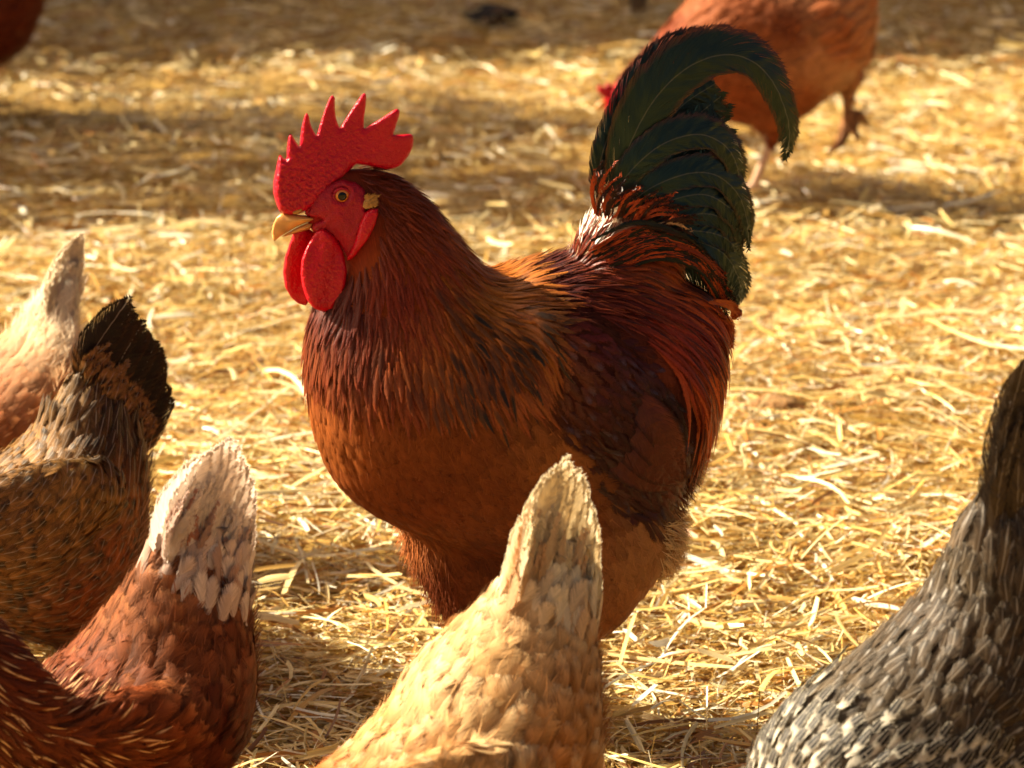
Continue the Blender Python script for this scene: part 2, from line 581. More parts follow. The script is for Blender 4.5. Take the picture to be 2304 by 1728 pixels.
def plume(acc, pl, pts, widths, n=46, cols=7, tilt=.2, jag=.12, col=None, sweep=.9, fold=.15, barbs=60, barb_len=.012):
    """one long feather: rachis given as (px, py, side) points of the bird's plane"""
    q = catmull([tuple(p) for p in pts], n)
    P = pl.P(q[:, 0], q[:, 1], q[:, 2])
    wd = np.interp(np.linspace(0, 1, n), np.linspace(0, 1, len(widths)), widths)
    T = nrm(np.gradient(P, axis=0))
    B = nrm(np.cross(pl.n, T))
    nn = nrm(pl.n + B * tilt); B = nrm(np.cross(nn, T)); nn = np.cross(T, B)
    u = np.linspace(-1, 1, cols)
    e = RNG.random((n, 2)) ** 2
    hw = wd[:, None] * .5 * (np.abs(u)[None]) * np.where(u[None] < 0, 1 - jag * e[:, :1] * 1.5, 1 - jag * e[:, 1:] * 1.5) * np.sign(u)
    V = P[:, None] + B[:, None] * hw[..., None] + T[:, None] * (sweep * np.abs(hw) * (1 - np.linspace(0, 1, n)[:, None] ** 3 * .9))[..., None] - nn[:, None] * (fold * np.abs(hw))[..., None]
    V = V + nn[:, None] * (RNG.normal(0, .0006, (n, cols)))[..., None]
    d = np.concatenate([[0], np.cumsum(np.linalg.norm(np.diff(P, axis=0), axis=-1))])
    r = random.random()
    W = np.stack([hw, np.broadcast_to(d[:, None], hw.shape), np.full(hw.shape, r)], -1)
    vv = np.linspace(0, 1, n)
    cc = np.broadcast_to(col(u[None], vv[:, None], r), (n, cols, 3))
    a = np.arange(n - 1)[:, None] * cols; b = np.arange(cols - 1)[None]
    F = np.stack([a + b, a + b + 1, a + b + cols + 1, a + b + cols], -1).reshape(-1, 4)
    E = np.broadcast_to(np.maximum(np.abs(u)[None] ** 4 * .55, sst(.93, 1, vv)[:, None] * .6), (n, cols))
    acc.add(V.reshape(-1, 3), F, cc.reshape(-1, 3), W.reshape(-1, 3), E.reshape(-1))
    # loose barbs along both edges
    for s_, ci in ((-1, 0), (1, cols - 1)):
        if not barbs: continue
        k = RNG.integers(int(n * .35), n - 1, barbs)
        fr = RNG.random(barbs)[:, None]
        p0 = V[k, ci] * (1 - fr) + V[k + 1, ci] * fr
        inn = (V[k, ci] - P[k]); inn = nrm(inn)
        dr = nrm(inn * 1.0 + T[k] * (1.3 + .5 * RNG.random((barbs, 1))) + nn[k] * RNG.normal(0, .15, (barbs, 1)))
        ln = (barb_len * (.3 + .7 * RNG.random((barbs, 1))))
        wv = T[k] * .0011
        p1 = p0 - inn * .003
        vvv = np.stack([p1 - wv, p1 + wv, p0 + dr * ln], 1)
        ii = np.arange(barbs)[:, None] * 3
        ff = np.hstack([ii, ii + 1, ii + 2, ii + 2])
        cb = cc[k, ci]
        acc.add(vvv.reshape(-1, 3), ff, np.repeat(cb, 3, 0), np.repeat(W[k, ci], 3, 0))


def puff(acc, poly, place, thick, edge, step=6., bumpf=None, col=None):
    """closed soft solid from an outline: place(q, t) -> 3D, t signed thickness in metres"""
    poly = np.asarray(poly, float)
    # resample outline
    P = []
    for a, b in zip(poly, np.roll(poly, -1, 0)):
        m = max(1, int(np.linalg.norm(b - a) / step))
        P += [a + (b - a) * i / m for i in range(m)]
    P = np.array(P)
    for _ in range(1):
        P = P * .6 + .2 * (np.roll(P, 1, 0) + np.roll(P, -1, 0))
    x0, y0 = P.min(0); x1, y1 = P.max(0)
    g = np.array([(x + (step * .5 if j % 2 else 0), y) for j, y in enumerate(np.arange(y0, y1, step * .87)) for x in np.arange(x0, x1, step)])
    A = P; Bv = np.roll(P, -1, 0)

    def dist(q):
        ab = Bv - A
        t = np.clip(((q[:, None] - A) * ab).sum(-1) / np.maximum((ab ** 2).sum(-1), 1e-9), 0, 1)
        return np.linalg.norm(q[:, None] - (A + ab * t[..., None]), axis=-1).min(1)
    g = g[inpoly(P, g)]
    g = g[dist(g) > step * .35]
    allp = np.vstack([P, g])
    n0 = len(P)
    r = delaunay_2d_cdt([Vector(p) for p in allp], [(i, (i + 1) % n0) for i in range(n0)], [list(range(n0))], 1, 1e-5)
    vs_ = np.array([tuple(v) for v in r[0]]); tris = [t for t in r[2] if len(t) == 3]
    d = dist(vs_)
    d[d < .05] = 0
    prof = np.sqrt(np.clip(1 - (1 - np.clip(d / edge, 0, 1)) ** 2, 0, 1))
    th = thick(vs_) if callable(thick) else thick
    t = prof * th
    if bumpf is not None:
        t = t * (1 + bumpf(vs_))
    top = place(vs_, t); bot = place(vs_, -t)
    n = len(vs_)
    bidx = d < 1e-6
    mp = np.where(bidx, np.arange(n), np.arange(n) + n)
    T = np.array(tris)
    F1 = np.hstack([T, T[:, 2:]]); T2 = mp[T[:, ::-1]]; F2 = np.hstack([T2, T2[:, 2:]])
    acc.add(np.vstack([top, bot]), np.vstack([F1, F2]), col if col is not None else .5, 0)


def zp(pts, ox, oy, s):
    return [(ox + x / s, oy + y / s) for x, y in pts]


def zs(st, ox, oy, s):
    return [(ox + a / s, oy + b / s, ox + c / s, oy + d / s) + tuple(r) for a, b, c, d, *r in st]


def spine_flow(st, rev=1):
    """flow vectors from head to tail along the loft stations (given tail-last)"""
    c = np.array([((s[0] + s[2]) / 2, (s[1] + s[3]) / 2) for s in st])
    g = np.gradient(c, axis=0) * rev
    out = []
    for s, gg in zip(st, g):
        for k in (0, .5, 1):
            out.append((s[0] * (1 - k) + s[2] * k, s[1] * (1 - k) + s[3] * k, gg[0], gg[1]))
    return out


def leg_parts(pl, knee, hock, side, foot_dx=.0, r=.0075, lift=0., toe=.06):
    """closed tubes: shank from knee to hock to foot, three front toes and one back toe on the ground"""
    K = pl.P(*knee, side); Hk = pl.P(*hock, side)
    F = Hk + pl.h * foot_dx; F = np.array([F[0], F[1], .014 + lift])
    parts = [round_tube([K, K * .5 + Hk * .5, Hk, Hk * .5 + F * .5, F], [r * 2.4, r * 1.8, r * 1.2, r, r * 1.15], 22)]
    for ang, ln in ((-32, .85), (0, 1.), (32, .85), (180, .45)):
        a = rad(ang)
        d = pl.h * math.cos(a) + pl.n * math.sin(a)
        e = F + d * toe * ln; m = F + d * toe * ln * .5
        parts.append(round_tube([F, m * [1, 1, 0] + ZUP * (.012 + lift * .6), e * [1, 1, 0] + ZUP * .006], [r * .95, r * .72, r * .3], 12, 8))
    return parts, (Hk, F)


LEGC = {'yellow': lin(176, 132, 70), 'pink': lin(220, 180, 150), 'brown': lin(158, 112, 80)}


def leg_colour(legs, col):
    def f(v, q, c):
        for Hk, F in legs:
            m = (v[:, 2] < Hk[2] + .004) & (np.linalg.norm((v - F)[:, :2], axis=1) < .1)
            # below the hock only the shank and toes exist
            ax = F + (Hk - F) * np.clip((v[:, 2] - F[2]) / (Hk[2] - F[2]), 0, 1)[:, None]
            near = (np.linalg.norm(v - ax, axis=1) < .016) | (v[:, 2] < .03)
            c = np.where((m & near)[:, None], col * (.85 + .3 * RNG.random((len(c), 1))), c)
        return c
    return f

# ------------------------------------------------------------------ ground
XL, XR, YN, YF = -1.9, 2.0, 3.1, 8.6


def gh(x, y):
    """lie of the litter"""
    return (.012 * np.sin(5.3 * x + 2 * np.sin(3.1 * y + x)) * np.sin(6.1 * y + 1.5 * np.sin(2.7 * x)) + .010 * np.sin(3.1 * x + 1.3 * np.sin(2.2 * y)) * np.cos(2.7 * y + .6) + .006 * np.sin(9 * x + 4 * y) * np.sin(7.3 * y - 3 * x + 1)
            + .004 * np.sin(21 * x - 9 * y + 2) * np.sin(17 * y + 8 * x))


def ground():
    xs = np.concatenate([[-300, -80, -25, -10, -5], np.linspace(-3, 3, 150), [5, 10, 25, 80, 300]])
    ys = np.concatenate([[-60, -20, -5, 0, 2], np.linspace(2.8, 9.5, 170), [12, 18, 30, 80, 300, 600]])
    X, Y = np.meshgrid(xs, ys)
    Z = gh(X, Y) * ((np.abs(X) < 4) & (Y > 2.5) & (Y < 10)) - .014
    v = np.stack([X, Y, Z], -1).reshape(-1, 3)
    nx, ny = len(xs), len(ys)
    a = np.arange(ny - 1)[:, None] * nx + np.arange(nx - 1)[None]
    f = np.stack([a, a + 1, a + nx + 1, a + nx], -1).reshape(-1, 4)
    m, n, l, bs, out = new_mat('straw_bed')
    tc = n.new('ShaderNodeTexCoord')
    outs = []
    for k, (ang, sc) in enumerate(((20, 60), (-35, 75), (80, 55))):
        mp = n.new('ShaderNodeMapping'); mp.inputs['Rotation'].default_value = (0, 0, rad(ang))
        mp.inputs['Scale'].default_value = (sc * .12, sc * 3, 1)
        l.new(tc.outputs['Object'], mp.inputs[0])
        ns = n.new('ShaderNodeTexNoise'); ns.inputs['Detail'].default_value = 3; ns.inputs['Scale'].default_value = 1
        l.new(mp.outputs[0], ns.inputs['Vector']); outs.append(ns.outputs[0])
    mx = math_n(n, l, 'MAXIMUM', math_n(n, l, 'MAXIMUM', outs[0], outs[1]), outs[2])
    cr = n.new('ShaderNodeValToRGB')
    cr.color_ramp.elements[0].position = .45; cr.color_ramp.elements[0].color = (*lin(120, 84, 30), 1)
    cr.color_ramp.elements[1].position = .75; cr.color_ramp.elements[1].color = (*lin(216, 174, 80), 1)
    l.new(mx, cr.inputs[0]); l.new(cr.outputs[0], bs.inputs['Base Color'])
    bs.inputs['Roughness'].default_value = .8
    bp = n.new('ShaderNodeBump'); bp.inputs['Distance'].default_value = .01; l.new(mx, bp.inputs['Height'])
    l.new(bp.outputs[0], bs.inputs['Normal'])
    g = mesh_obj('ground', v, f, m)
    tag(g, 'flat yard floor under a thick litter of golden straw', 'ground', kind='structure')


ground()


def straw_mat():
    m, n, l, bs, out = new_mat('straw')
    col = node(n, 'ShaderNodeAttribute', attribute_name='Col').outputs['Color']
    uv = node(n, 'ShaderNodeAttribute', attribute_name='fuv')
    mp = n.new('ShaderNodeMapping'); mp.inputs['Scale'].default_value = (1600, 30, 40)
    l.new(uv.outputs['Vector'], mp.inputs[0])
    ns = n.new('ShaderNodeTexNoise'); ns.inputs['Scale'].default_value = 1; ns.inputs['Detail'].default_value = 3
    l.new(mp.outputs[0], ns.inputs['Vector'])
    mr = n.new('ShaderNodeMapRange'); mr.inputs[1].default_value = .3; mr.inputs[2].default_value = .7
    mr.inputs[3].default_value = .7; mr.inputs[4].default_value = 1.2
    l.new(ns.outputs[0], mr.inputs[0])
    c2 = n.new('ShaderNodeVectorMath'); c2.operation = 'SCALE'
    l.new(col, c2.inputs[0]); l.new(mr.outputs[0], c2.inputs['Scale'])
    l.new(c2.outputs[0], bs.inputs['Base Color'])
    bs.inputs['Roughness'].default_value = .38
    bs.inputs['Specular IOR Level'].default_value = .6
    tr = n.new('ShaderNodeBsdfTranslucent'); l.new(c2.outputs[0], tr.inputs[0])
    mx = n.new('ShaderNodeMixShader'); mx.inputs[0].default_value = .18
    l.new(bs.outputs[0], mx.inputs[1]); l.new(tr.outputs[0], mx.inputs[2])
    l.new(mx.outputs[0], out.inputs['Surface'])
    return m


M['straw'] = straw_mat()
SPAL = np.array([lin(*c) for c in ((242, 222, 168), (232, 202, 132), (208, 164, 86), (184, 126, 58), (250, 242, 216), (130, 86, 42), (220, 192, 116), (238, 212, 150))])
SPROB = np.array([.2, .2, .17, .1, .11, .06, .08, .08])


def straws(acc, n, lmin, lmax, wmin, wmax, L, zmax, tilt, pw=1.6, box=(XL, XR, YN, YF), bright=1., keep=None):
    # spread so that the picture, not the floor, is evenly covered: denser near the lens
    y = box[2] + (box[3] - box[2]) * RNG.random(n) ** pw
    hw = .36 + .165 * y
    x = (RNG.random(n) * 2 - 1) * hw * 1.12
    if keep is not None:
        k = keep(x, y); x, y = x[k], y[k]; n = len(x)
    # patches where straw is longer, and a drift direction per patch
    ph = np.sin(2.3 * x + 1.7 * y) + np.sin(4.1 * y - 1.3 * x)
    ang = RNG.normal(0, .75, n) + .35 * ph
    uni = RNG.random(n) < .35
    ang = np.where(uni, RNG.random(n) * 2 * math.pi, ang)
    ln = lmin + (lmax - lmin) * RNG.random(n) ** 2.2
    ln = ln * (1 - .35 * sst(4.2, 6, y))
    wd = wmin + (wmax - wmin) * RNG.random(n) ** 2.5
    z0 = gh(x, y) + zmax * RNG.random(n) ** 1.5
    pit = RNG.normal(0, tilt, n)
    d = np.stack([np.cos(ang) * np.cos(pit), np.sin(ang) * np.cos(pit), np.sin(pit)], -1)
    s = np.linspace(-.5, .5, L + 1)
    ctr = np.stack([x, y, z0], -1)
    P = ctr[:, None] + d[:, None] * (ln[:, None] * s[None])[..., None]
    side = nrm(np.cross(d, ZUP))
    P = P + side[:, None] * ((RNG.normal(0, .05, n) * ln)[:, None] * (s * 2)[None] ** 2)[..., None]
    P[..., 2] += (RNG.normal(0, .04, n) * ln)[:, None] * (1 - (s * 2)[None] ** 2)
    fl = gh(P[..., 0], P[..., 1]) - .004
    P[..., 2] = np.maximum(P[..., 2], fl + .001)
    rl = RNG.normal(0, .6, n)
    up = nrm(np.cross(side, d))
    sd = side * np.cos(rl)[:, None] + up * np.sin(rl)[:, None]
    nn = nrm(np.cross(d, sd))
    u = np.array([-1, 0, 1.])
    cup = RNG.normal(0, .35, n)
    hwid = wd[:, None] * .5 * (1 - .35 * np.abs(s * 2)[None] ** 6 * RNG.random((n, 1)))
    V = P[:, :, None] + sd[:, None, None] * (hwid[..., None] * u)[..., None] + nn[:, None, None] * ((cup * wd * .5)[:, None, None] * (1 - u ** 2)[None, None]).repeat(L + 1, 1)[..., None]
    # torn ends
    V[:, 0] += d[:, None] * (RNG.normal(0, .6, (n, 3)) * wd[:, None])[..., None]
    V[:, -1] += d[:, None] * (RNG.normal(0, .6, (n, 3)) * wd[:, None])[..., None]
    ci = RNG.choice(len(SPAL), n, p=SPROB)
    col = SPAL[ci] * (.8 + .35 * RNG.random((n, 1))) * bright
    W = np.stack([np.broadcast_to((hwid[..., None] * u), (n, L + 1, 3)), np.broadcast_to((ln[:, None] * s)[..., None], (n, L + 1, 3)),
                  np.broadcast_to(RNG.random(n)[:, None, None], (n, L + 1, 3))], -1)
    i = np.arange(n)[:, None, None] * (L + 1) * 3; a = np.arange(L)[None, :, None] * 3; b = np.arange(2)[None, None]
    q = i + a + b
    F = np.stack([q, q + 1, q + 4, q + 3], -1).reshape(-1, 4)
    acc.add(V.reshape(-1, 3), F, np.broadcast_to(col[:, None, None], (n, L + 1, 3, 3)).reshape(-1, 3), W.reshape(-1, 3))


QS = 1.0
a = Acc()
straws(a, 52000, .02, .12, .002, .006, 3, .014, .10)
straws(a, 34000, .02, .10, .001, .004, 3, .026, .22, pw=1.4)
straws(a, 48000, .006, .035, .001, .005, 1, .024, .35, pw=1.5)
straws(a, 10500, .06, .14, .003, .008, 4, .034, .10, bright=1.05)
straws(a, 1500, .03, .08, .006, .011, 4, .044, .16, bright=1.1)
straws(a, 5000, .03, .08, .001, .003, 3, .03, .6, pw=1.3)
tag(a.build('straw', M['straw']), 'loose golden straw scattered thickly over the yard', 'straw', kind='stuff')


# ------------------------------------------------------------------ rooster
def D(*pts):
    """points read off the photograph shown 2212 wide"""
    return [tuple(c * 1.04159 if i < 4 else c for i, c in enumerate(p)) for p in pts]


def D2(*pts):
    return [(p[0] * 1.04159, p[1] * 1.04159) + tuple(p[2:]) for p in pts]


def rooster():
    pl = Plane(1150, 900, 3.66, 14)
    body = D((660, 440, 662, 490, .006), (676, 405, 682, 518, .012), (735, 362, 722, 556, .021), (800, 356, 738, 590, .027),
             (868, 382, 712, 628, .034), (935, 440, 684, 670, .046), (995, 515, 664, 745, .060), (1050, 580, 662, 850, .078),
             (1105, 592, 682, 960, .092), (1160, 570, 735, 1060, .102), (1215, 555, 840, 1130, .107), (1270, 545, 980, 1180, .110),
             (1350, 560, 1150, 1215, .106), (1440, 585, 1295, 1200, .096), (1522, 635, 1398, 1145, .078), (1548, 700, 1450, 1070, .050), (1532, 790, 1470, 975, .02))
    tailb = D((1240, 640, 1420, 760, .06), (1235, 540, 1460, 660, .05), (1265, 480, 1470, 590, .035), (1300, 440, 1480, 530, .02), (1320, 400, 1480, 480, .008))
    th1 = D((850, 1060, 1260, 1080, .05, -.035), (876, 1190, 1240, 1200, .05, -.035), (925, 1290, 1160, 1290, .04, -.035), (965, 1345, 1090, 1355, .022, -.035), (985, 1370, 1050, 1375, .010, -.035))
    th2 = D((1150, 1080, 1466, 1080, .058, .033), (1180, 1190, 1460, 1175, .052, .033), (1215, 1285, 1392, 1275, .040, .033), (1225, 1355, 1330, 1345, .026, .035), (1225, 1390, 1270, 1388, .010, .035))
    l1, j1 = leg_parts(pl, D2((1030, 1340))[0], D2((1040, 1440))[0], -.035, .01, r=.008)
    l2, j2 = leg_parts(pl, D2((1245, 1330))[0], D2((1240, 1440))[0], .035, .01, r=.008)
    wings = []
    for sg in (1, -1):
        wings.append(loft(pl, D((1120, 660, 1125, 760, .010, .062 * sg), (1200, 665, 1180, 890, .024, .082 * sg), (1300, 700, 1260, 1000, .028, .092 * sg),
                                (1390, 800, 1350, 1050, .022, .088 * sg), (1450, 930, 1420, 1060, .014, .080 * sg), (1478, 1010, 1462, 1055, .005, .07 * sg))))
    FL = D2((850, 390, 1, .35), (790, 440, .5, 1), (900, 450, .7, 1), (960, 520, .65, 1), (850, 600, .12, 1), (760, 680, 0, 1), (700, 700, -.12, 1),
            (1000, 600, .5, 1), (1060, 620, .85, 1), (900, 750, .18, 1), (1000, 740, .3, 1), (1110, 640, 1, .55), (1110, 740, .5, 1), (700, 850, .12, 1), (720, 1000, .45, 1),
            (850, 1000, .6, 1), (850, 1120, 1, .8), (1000, 900, .6, 1), (1000, 1100, .8, .9), (1200, 600, 1, .2), (1300, 560, 1, .15),
            (1400, 580, 1, .4), (1500, 640, .9, .8), (1560, 720, .35, 1), (1540, 820, 0, 1), (1500, 900, -.15, 1), (1400, 700, .9, .75), (1450, 800, .45, 1),
            (1350, 650, 1, .45), (1250, 750, .8, .8), (1350, 900, .7, .9), (1250, 950, .8, .6), (1450, 1000, .6, .7), (1450, 1150, .3, 1),
            (1520, 1050, .9, .5), (950, 1250, .35, 1), (1400, 1250, -.1, 1), (1260, 500, .5, -1), (1330, 520, .9, -.3), (1300, 450, .5, -1))
    b = Bird(pl, 'rooster', [loft(pl, body, 70, 48), loft(pl, tailb), loft(pl, th1), loft(pl, th2)] + wings + l1 + l2, FL)
    root = b.o
    tag(root, 'large chestnut rooster with red comb and arched green-black tail, standing in the middle', 'rooster')
    BC = D2((720, 460, 170, 20, 25), (790, 420, 110, 45, 18), (860, 420, 130, 55, 18), (850, 560, 160, 72, 22), (960, 560, 190, 110, 36), (1080, 650, 200, 125, 45),
            (700, 720, 130, 58, 24), (690, 900, 172, 92, 36), (720, 1010, 150, 76, 30), (850, 1000, 144, 70, 28), (900, 850, 150, 78, 30), (1000, 1000, 144, 74, 30), (1000, 1130, 116, 54, 24), (1130, 880, 190, 114, 54), (1150, 1050, 136, 66, 28), (950, 1250, 124, 58, 26),
            (880, 1180, 170, 96, 46), (1180, 600, 80, 24, 18), (1130, 585, 84, 26, 18), (1190, 690, 72, 26, 18), (1170, 790, 72, 26, 18), (1240, 740, 70, 24, 18), (1300, 620, 92, 30, 20), (1400, 640, 165, 58, 22), (1530, 750, 180, 66, 22), (1260, 490, 225, 190, 150), (1330, 540, 170, 70, 26), (1300, 900, 66, 24, 18), (1380, 870, 70, 26, 18), (1430, 850, 80, 30, 18),
            (1420, 1000, 90, 36, 20), (1420, 1110, 206, 144, 88), (1340, 1100, 198, 134, 80), (1520, 1040, 228, 190, 140), (1480, 1150, 206, 142, 88), (1400, 1200, 184, 112, 60), (1380, 1280, 170, 98, 50), (1310, 1350, 150, 76, 36))
    b.colour(BC, M['feather'], leg_colour([j1, j2], LEGC['yellow']))

    # --- breast, belly and thigh feathers
    wingpoly = D2((1100, 600), (1200, 640), (1320, 690), (1410, 800), (1480, 1000), (1470, 1062), (1320, 1055), (1240, 1000), (1170, 880), (1120, 760))
    hackpoly = D2((790, 400), (790, 330), (930, 330), (1000, 430), (1055, 540), (1085, 598), (1125, 650), (1080, 740), (980, 800), (880, 805), (760, 815),
                  (600, 790), (600, 640), (700, 600), (765, 565), (800, 520), (812, 460))
    saddle = D2((1150, 500), (1240, 510), (1420, 520), (1540, 600), (1620, 680), (1600, 860), (1500, 860), (1440, 780), (1370, 690), (1240, 630), (1170, 610))
    headpoly = D2((600, 300), (780, 300), (815, 420), (815, 500), (770, 580), (640, 620))
    q = b.fpx
    inh = inpoly(hackpoly, q); inw = inpoly(wingpoly, q); ins = inpoly(saddle, q) & ~inpoly(D2((1225, 440), (1285, 440), (1292, 525), (1235, 530)), q); inhd = inpoly(headpoly, q)
    above = b.fc[:, 2] > j1[0][2] + .01
    a = Acc()
    m = ~inw & ~ins & ~inhd & above
    p, n = b.roots(m, .0085)
    L = 6
    px = pl.px(p)
    ln = .034 + .012 * RNG.random(len(p))
    ln = np.where(inpoly(hackpoly, px), .03, ln)
    P_, N_ = b.march(p, n, ln, L, lift=.0025, cling=(1, .92), jit=.10)
    base = field(BC, px, .10)

    def cf(u, v, r):
        c = base[:, None, None] * (1 - .12 * sst(.2, 1, v) * (1 - np.abs(u) * .3))[..., None]
        return c * (1 + .10 * (r[..., None] - .5)) + lin(90, 50, 20) * (sst(.75, 1, np.abs(u)) * sst(.3, .9, v))[..., None] * .2
    ribbons(a, P_, N_, .019 + .005 * RNG.random(len(p)), prof_round(L), 7, ragged=.12, colf=cf, roll=.07)
    # fluff behind the thighs and under the tail
    fl = inpoly(D2((1440, 960), (1560, 960), (1560, 1180), (1520, 1300), (1340, 1420), (1260, 1400), (1400, 1230), (1400, 1070)), q) | \
        inpoly(D2((830, 1120), (930, 1120), (1010, 1340), (960, 1400)), q)
    p, n = b.roots(fl, .0035)
    P_, N_ = b.march(p, n, .02 + .02 * RNG.random(len(p)), 5, lift=.016, cling=(1, .25), jit=.4)
    fb = field(BC, pl.px(p), .15) * 1.15
    ribbons(a, P_, N_, np.full(len(p), .0012), prof_lance(5, .2), 3, ragged=0, edge=0, colf=lambda u, v, r: fb[:, None, None] * (1 + 0 * u[..., None] + 0 * v[..., None]))
    strands(a, b, m, .0085, .016, BC, width=.0007, lift=.004, var=.06, jit=.1)
    p, n = b.roots(inpoly(D2((1380, 1075), (1440, 1060), (1462, 1000), (1462, 930), (1560, 930), (1560, 1300), (1380, 1260)), q), .0030)
    P_, N_ = b.march(p, n, .030 + .030 * RNG.random(len(p)), 6, lift=.022, cling=(1, .02), jit=.55, flow=D2((1450, 960, 1, .25), (1500, 1040, 1, .1), (1470, 1150, 1, .5)))
    fb2 = (lin(232, 190, 132) * .85 * (.75 + .5 * RNG.random((len(p), 1))))
    ribbons(a, P_, N_, np.full(len(p), .0011), prof_lance(6, .2), 3, ragged=0, edge=0, colf=lambda u, v, r: fb2[:, None, None] * (1 + 0 * u[..., None] + 0 * v[..., None]))
    a.build('breast_plumage', M['feather'], root)

    # --- hackle
    a = Acc()
    hc = D2((800, 390, 115, 42, 14), (860, 420, 135, 55, 16), (900, 500, 150, 60, 18), (950, 480, 170, 80, 24), (830, 560, 140, 50, 16), (1000, 600, 196, 112, 34), (1090, 630, 180, 104, 36),
            (1150, 660, 170, 96, 34), (900, 700, 195, 105, 32), (760, 700, 108, 46, 18), (690, 720, 136, 62, 24), (700, 790, 150, 76, 30), (820, 760, 160, 74, 26), (1000, 760, 185, 95, 32), (740, 620, 90, 28, 12))
    for band in range(2):
        m = (inh | (inhd & inpoly(D2((770, 300), (830, 300), (830, 640), (735, 650), (748, 585), (800, 520), (812, 440), (770, 380)), q)))
        p, n = b.roots(m, .0052 if band == 0 else .0062)
        px = pl.px(p) / 1.04159
        kp = RNG.random(len(p)) > sst(705, 800, px[:, 1]) * 1.02
        p, n, px = p[kp], n[kp], px[kp]
        dh = np.linalg.norm((px - np.array([790, 420])) * [1, 1], axis=1)
        ln = np.interp(dh, [0, 60, 160, 300, 420], [.014, .026, .046, .060, .066]) * (.75 + .45 * RNG.random(len(p)))
        L = 11
        P_, N_ = b.march(p, n, ln, L, lift=.006, cling=(1, .7), jit=.10, stiff=.55)
        base = field(hc, pl.px(p), .11)
        blk = sst(900, 1010, px[:, 0] + .4 * (px[:, 1] - 600)) * sst(560, 680, px[:, 1] + .25 * (px[:, 0] - 950)) * (RNG.random(len(p)) < .2)
        red = lin(140, 48, 16)

        def cf(u, v, r):
            c = base[:, None, None] * np.ones((1, L + 1, 5, 1))
            st = blk[:, None, None] * sst(.35, .55, v) * (1 - sst(.35, .8, np.abs(u)))
            fall = (1 - blk)[:, None, None] * sst(.55, .95, v) * .6 * (px[:, 1] > 600)[:, None, None]
            c = c * (1 - fall[..., None]) + red * .7 * fall[..., None]
            return c * (1 - st[..., None]) + lin(14, 22, 16) * st[..., None]
        ribbons(a, P_, N_, np.clip(ln * .15, .0035, .0090), prof_lance(L, .4), 5, ragged=.1, colf=cf, roll=.16)
    # the hem of the cape: dark green-black lancets edged with gold
    hem = catmull(D2((800, 850), (870, 880), (940, 905), (1000, 912), (1055, 890), (1100, 845), (1150, 800), (1190, 720), (1215, 655)), 60)
    inn = catmull([(0, -1), (-.05, -1), (-.1, -1), (-.15, -1), (-.3, -1), (-.5, -.9), (-.7, -.75), (-.9, -.5), (-1, -.3)], 60)
    rows = []
    for off_, nn_, in_ in ((55, 34, 1), (80, 30, 1), (120, 26, 0), (170, 16, 0), (225, 8, 0)):
        for k in range(nn_):
            i_ = min(59, int((k + RNG.random()) * 60 / nn_))
            if off_ > 130 and i_ < 22: continue
            rows.append(np.append(hem[i_] + inn[i_] * (off_ + RNG.normal() * 16) + RNG.normal(0, 7, 2), i_))
    rows = np.array(rows)
    R0 = [b.bvh.find_nearest(x) for x in pl.P(rows[:, 0], rows[:, 1], .11)]
    p = np.array([r_[0] for r_ in R0]); n = np.array([r_[1] for r_ in R0])
    P_, N_ = b.march(p, n, .034 + .014 * RNG.random(len(p)), 9, lift=.005, base=.0078, cling=(1, .85), jit=.06)
    gold = field(hc, pl.px(p), .12); fa = (.55 + .45 * sst(6, 26, rows[:, 2])) * (.6 + .4 * RNG.random(len(p)))

    def hf(u, v, r):
        k = ((1 - sst(.45, .85, np.abs(u))) * sst(.1, .4, v))[..., None] * fa[:, None, None, None]
        return gold[:, None, None] * (1 - k) + lin(16, 20, 14) * k
    ribbons(a, P_, N_, .0070 + .002 * RNG.random(len(p)), prof_lance(9, .45), 5, ragged=.08, colf=hf, roll=.15)
    a.build('hackle', M['hackle'], root)

    # --- wings: one on each side
    for sg in (1, -1):
        a = Acc()
        msk = inw & (pl.side(b.fc) * sg > .02)
        wc = D2((1150, 700, 120, 60, 30), (1200, 650, 105, 30, 24), (1250, 720, 84, 24, 20), (1330, 850, 66, 22, 18), (1230, 900, 72, 24, 18), (1300, 980, 78, 28, 20), (1420, 980, 105, 42, 22))
        # flight feathers folded along the lower edge
        sec = D2((1330, 985), (1350, 965), (1365, 945), (1375, 920), (1385, 895), (1395, 870), (1400, 850))
        pts = pl.P(np.array([s_[0] for s_ in sec]), np.array([s_[1] for s_ in sec]), .09 * sg)
        R = [b.bvh.find_nearest(x) for x in pts]
        p = np.array([r[0] for r in R]); n = np.array([r[1] for r in R])
        L = 12
        P_, N_ = b.march(p, n, np.linspace(.066, .085, len(p)), L, lift=.004, base=.002, cling=(1, .85), jit=.02, flow=D2((1330, 985, 1, .45), (1365, 945, .85, .6), (1400, 850, .4, 1), (1440, 1000, .45, .6), (1440, 930, .5, 1)))
        bc = field(D2((1300, 900, 150, 66, 28), (1450, 1000, 120, 48, 22)), pl.px(p), .1)

        def cs(u, v, r):
            return bc[:, None, None] * (1 - .55 * sst(.6, 1, u))[..., None] * (1 - .35 * sst(.85, 1, v))[..., None]
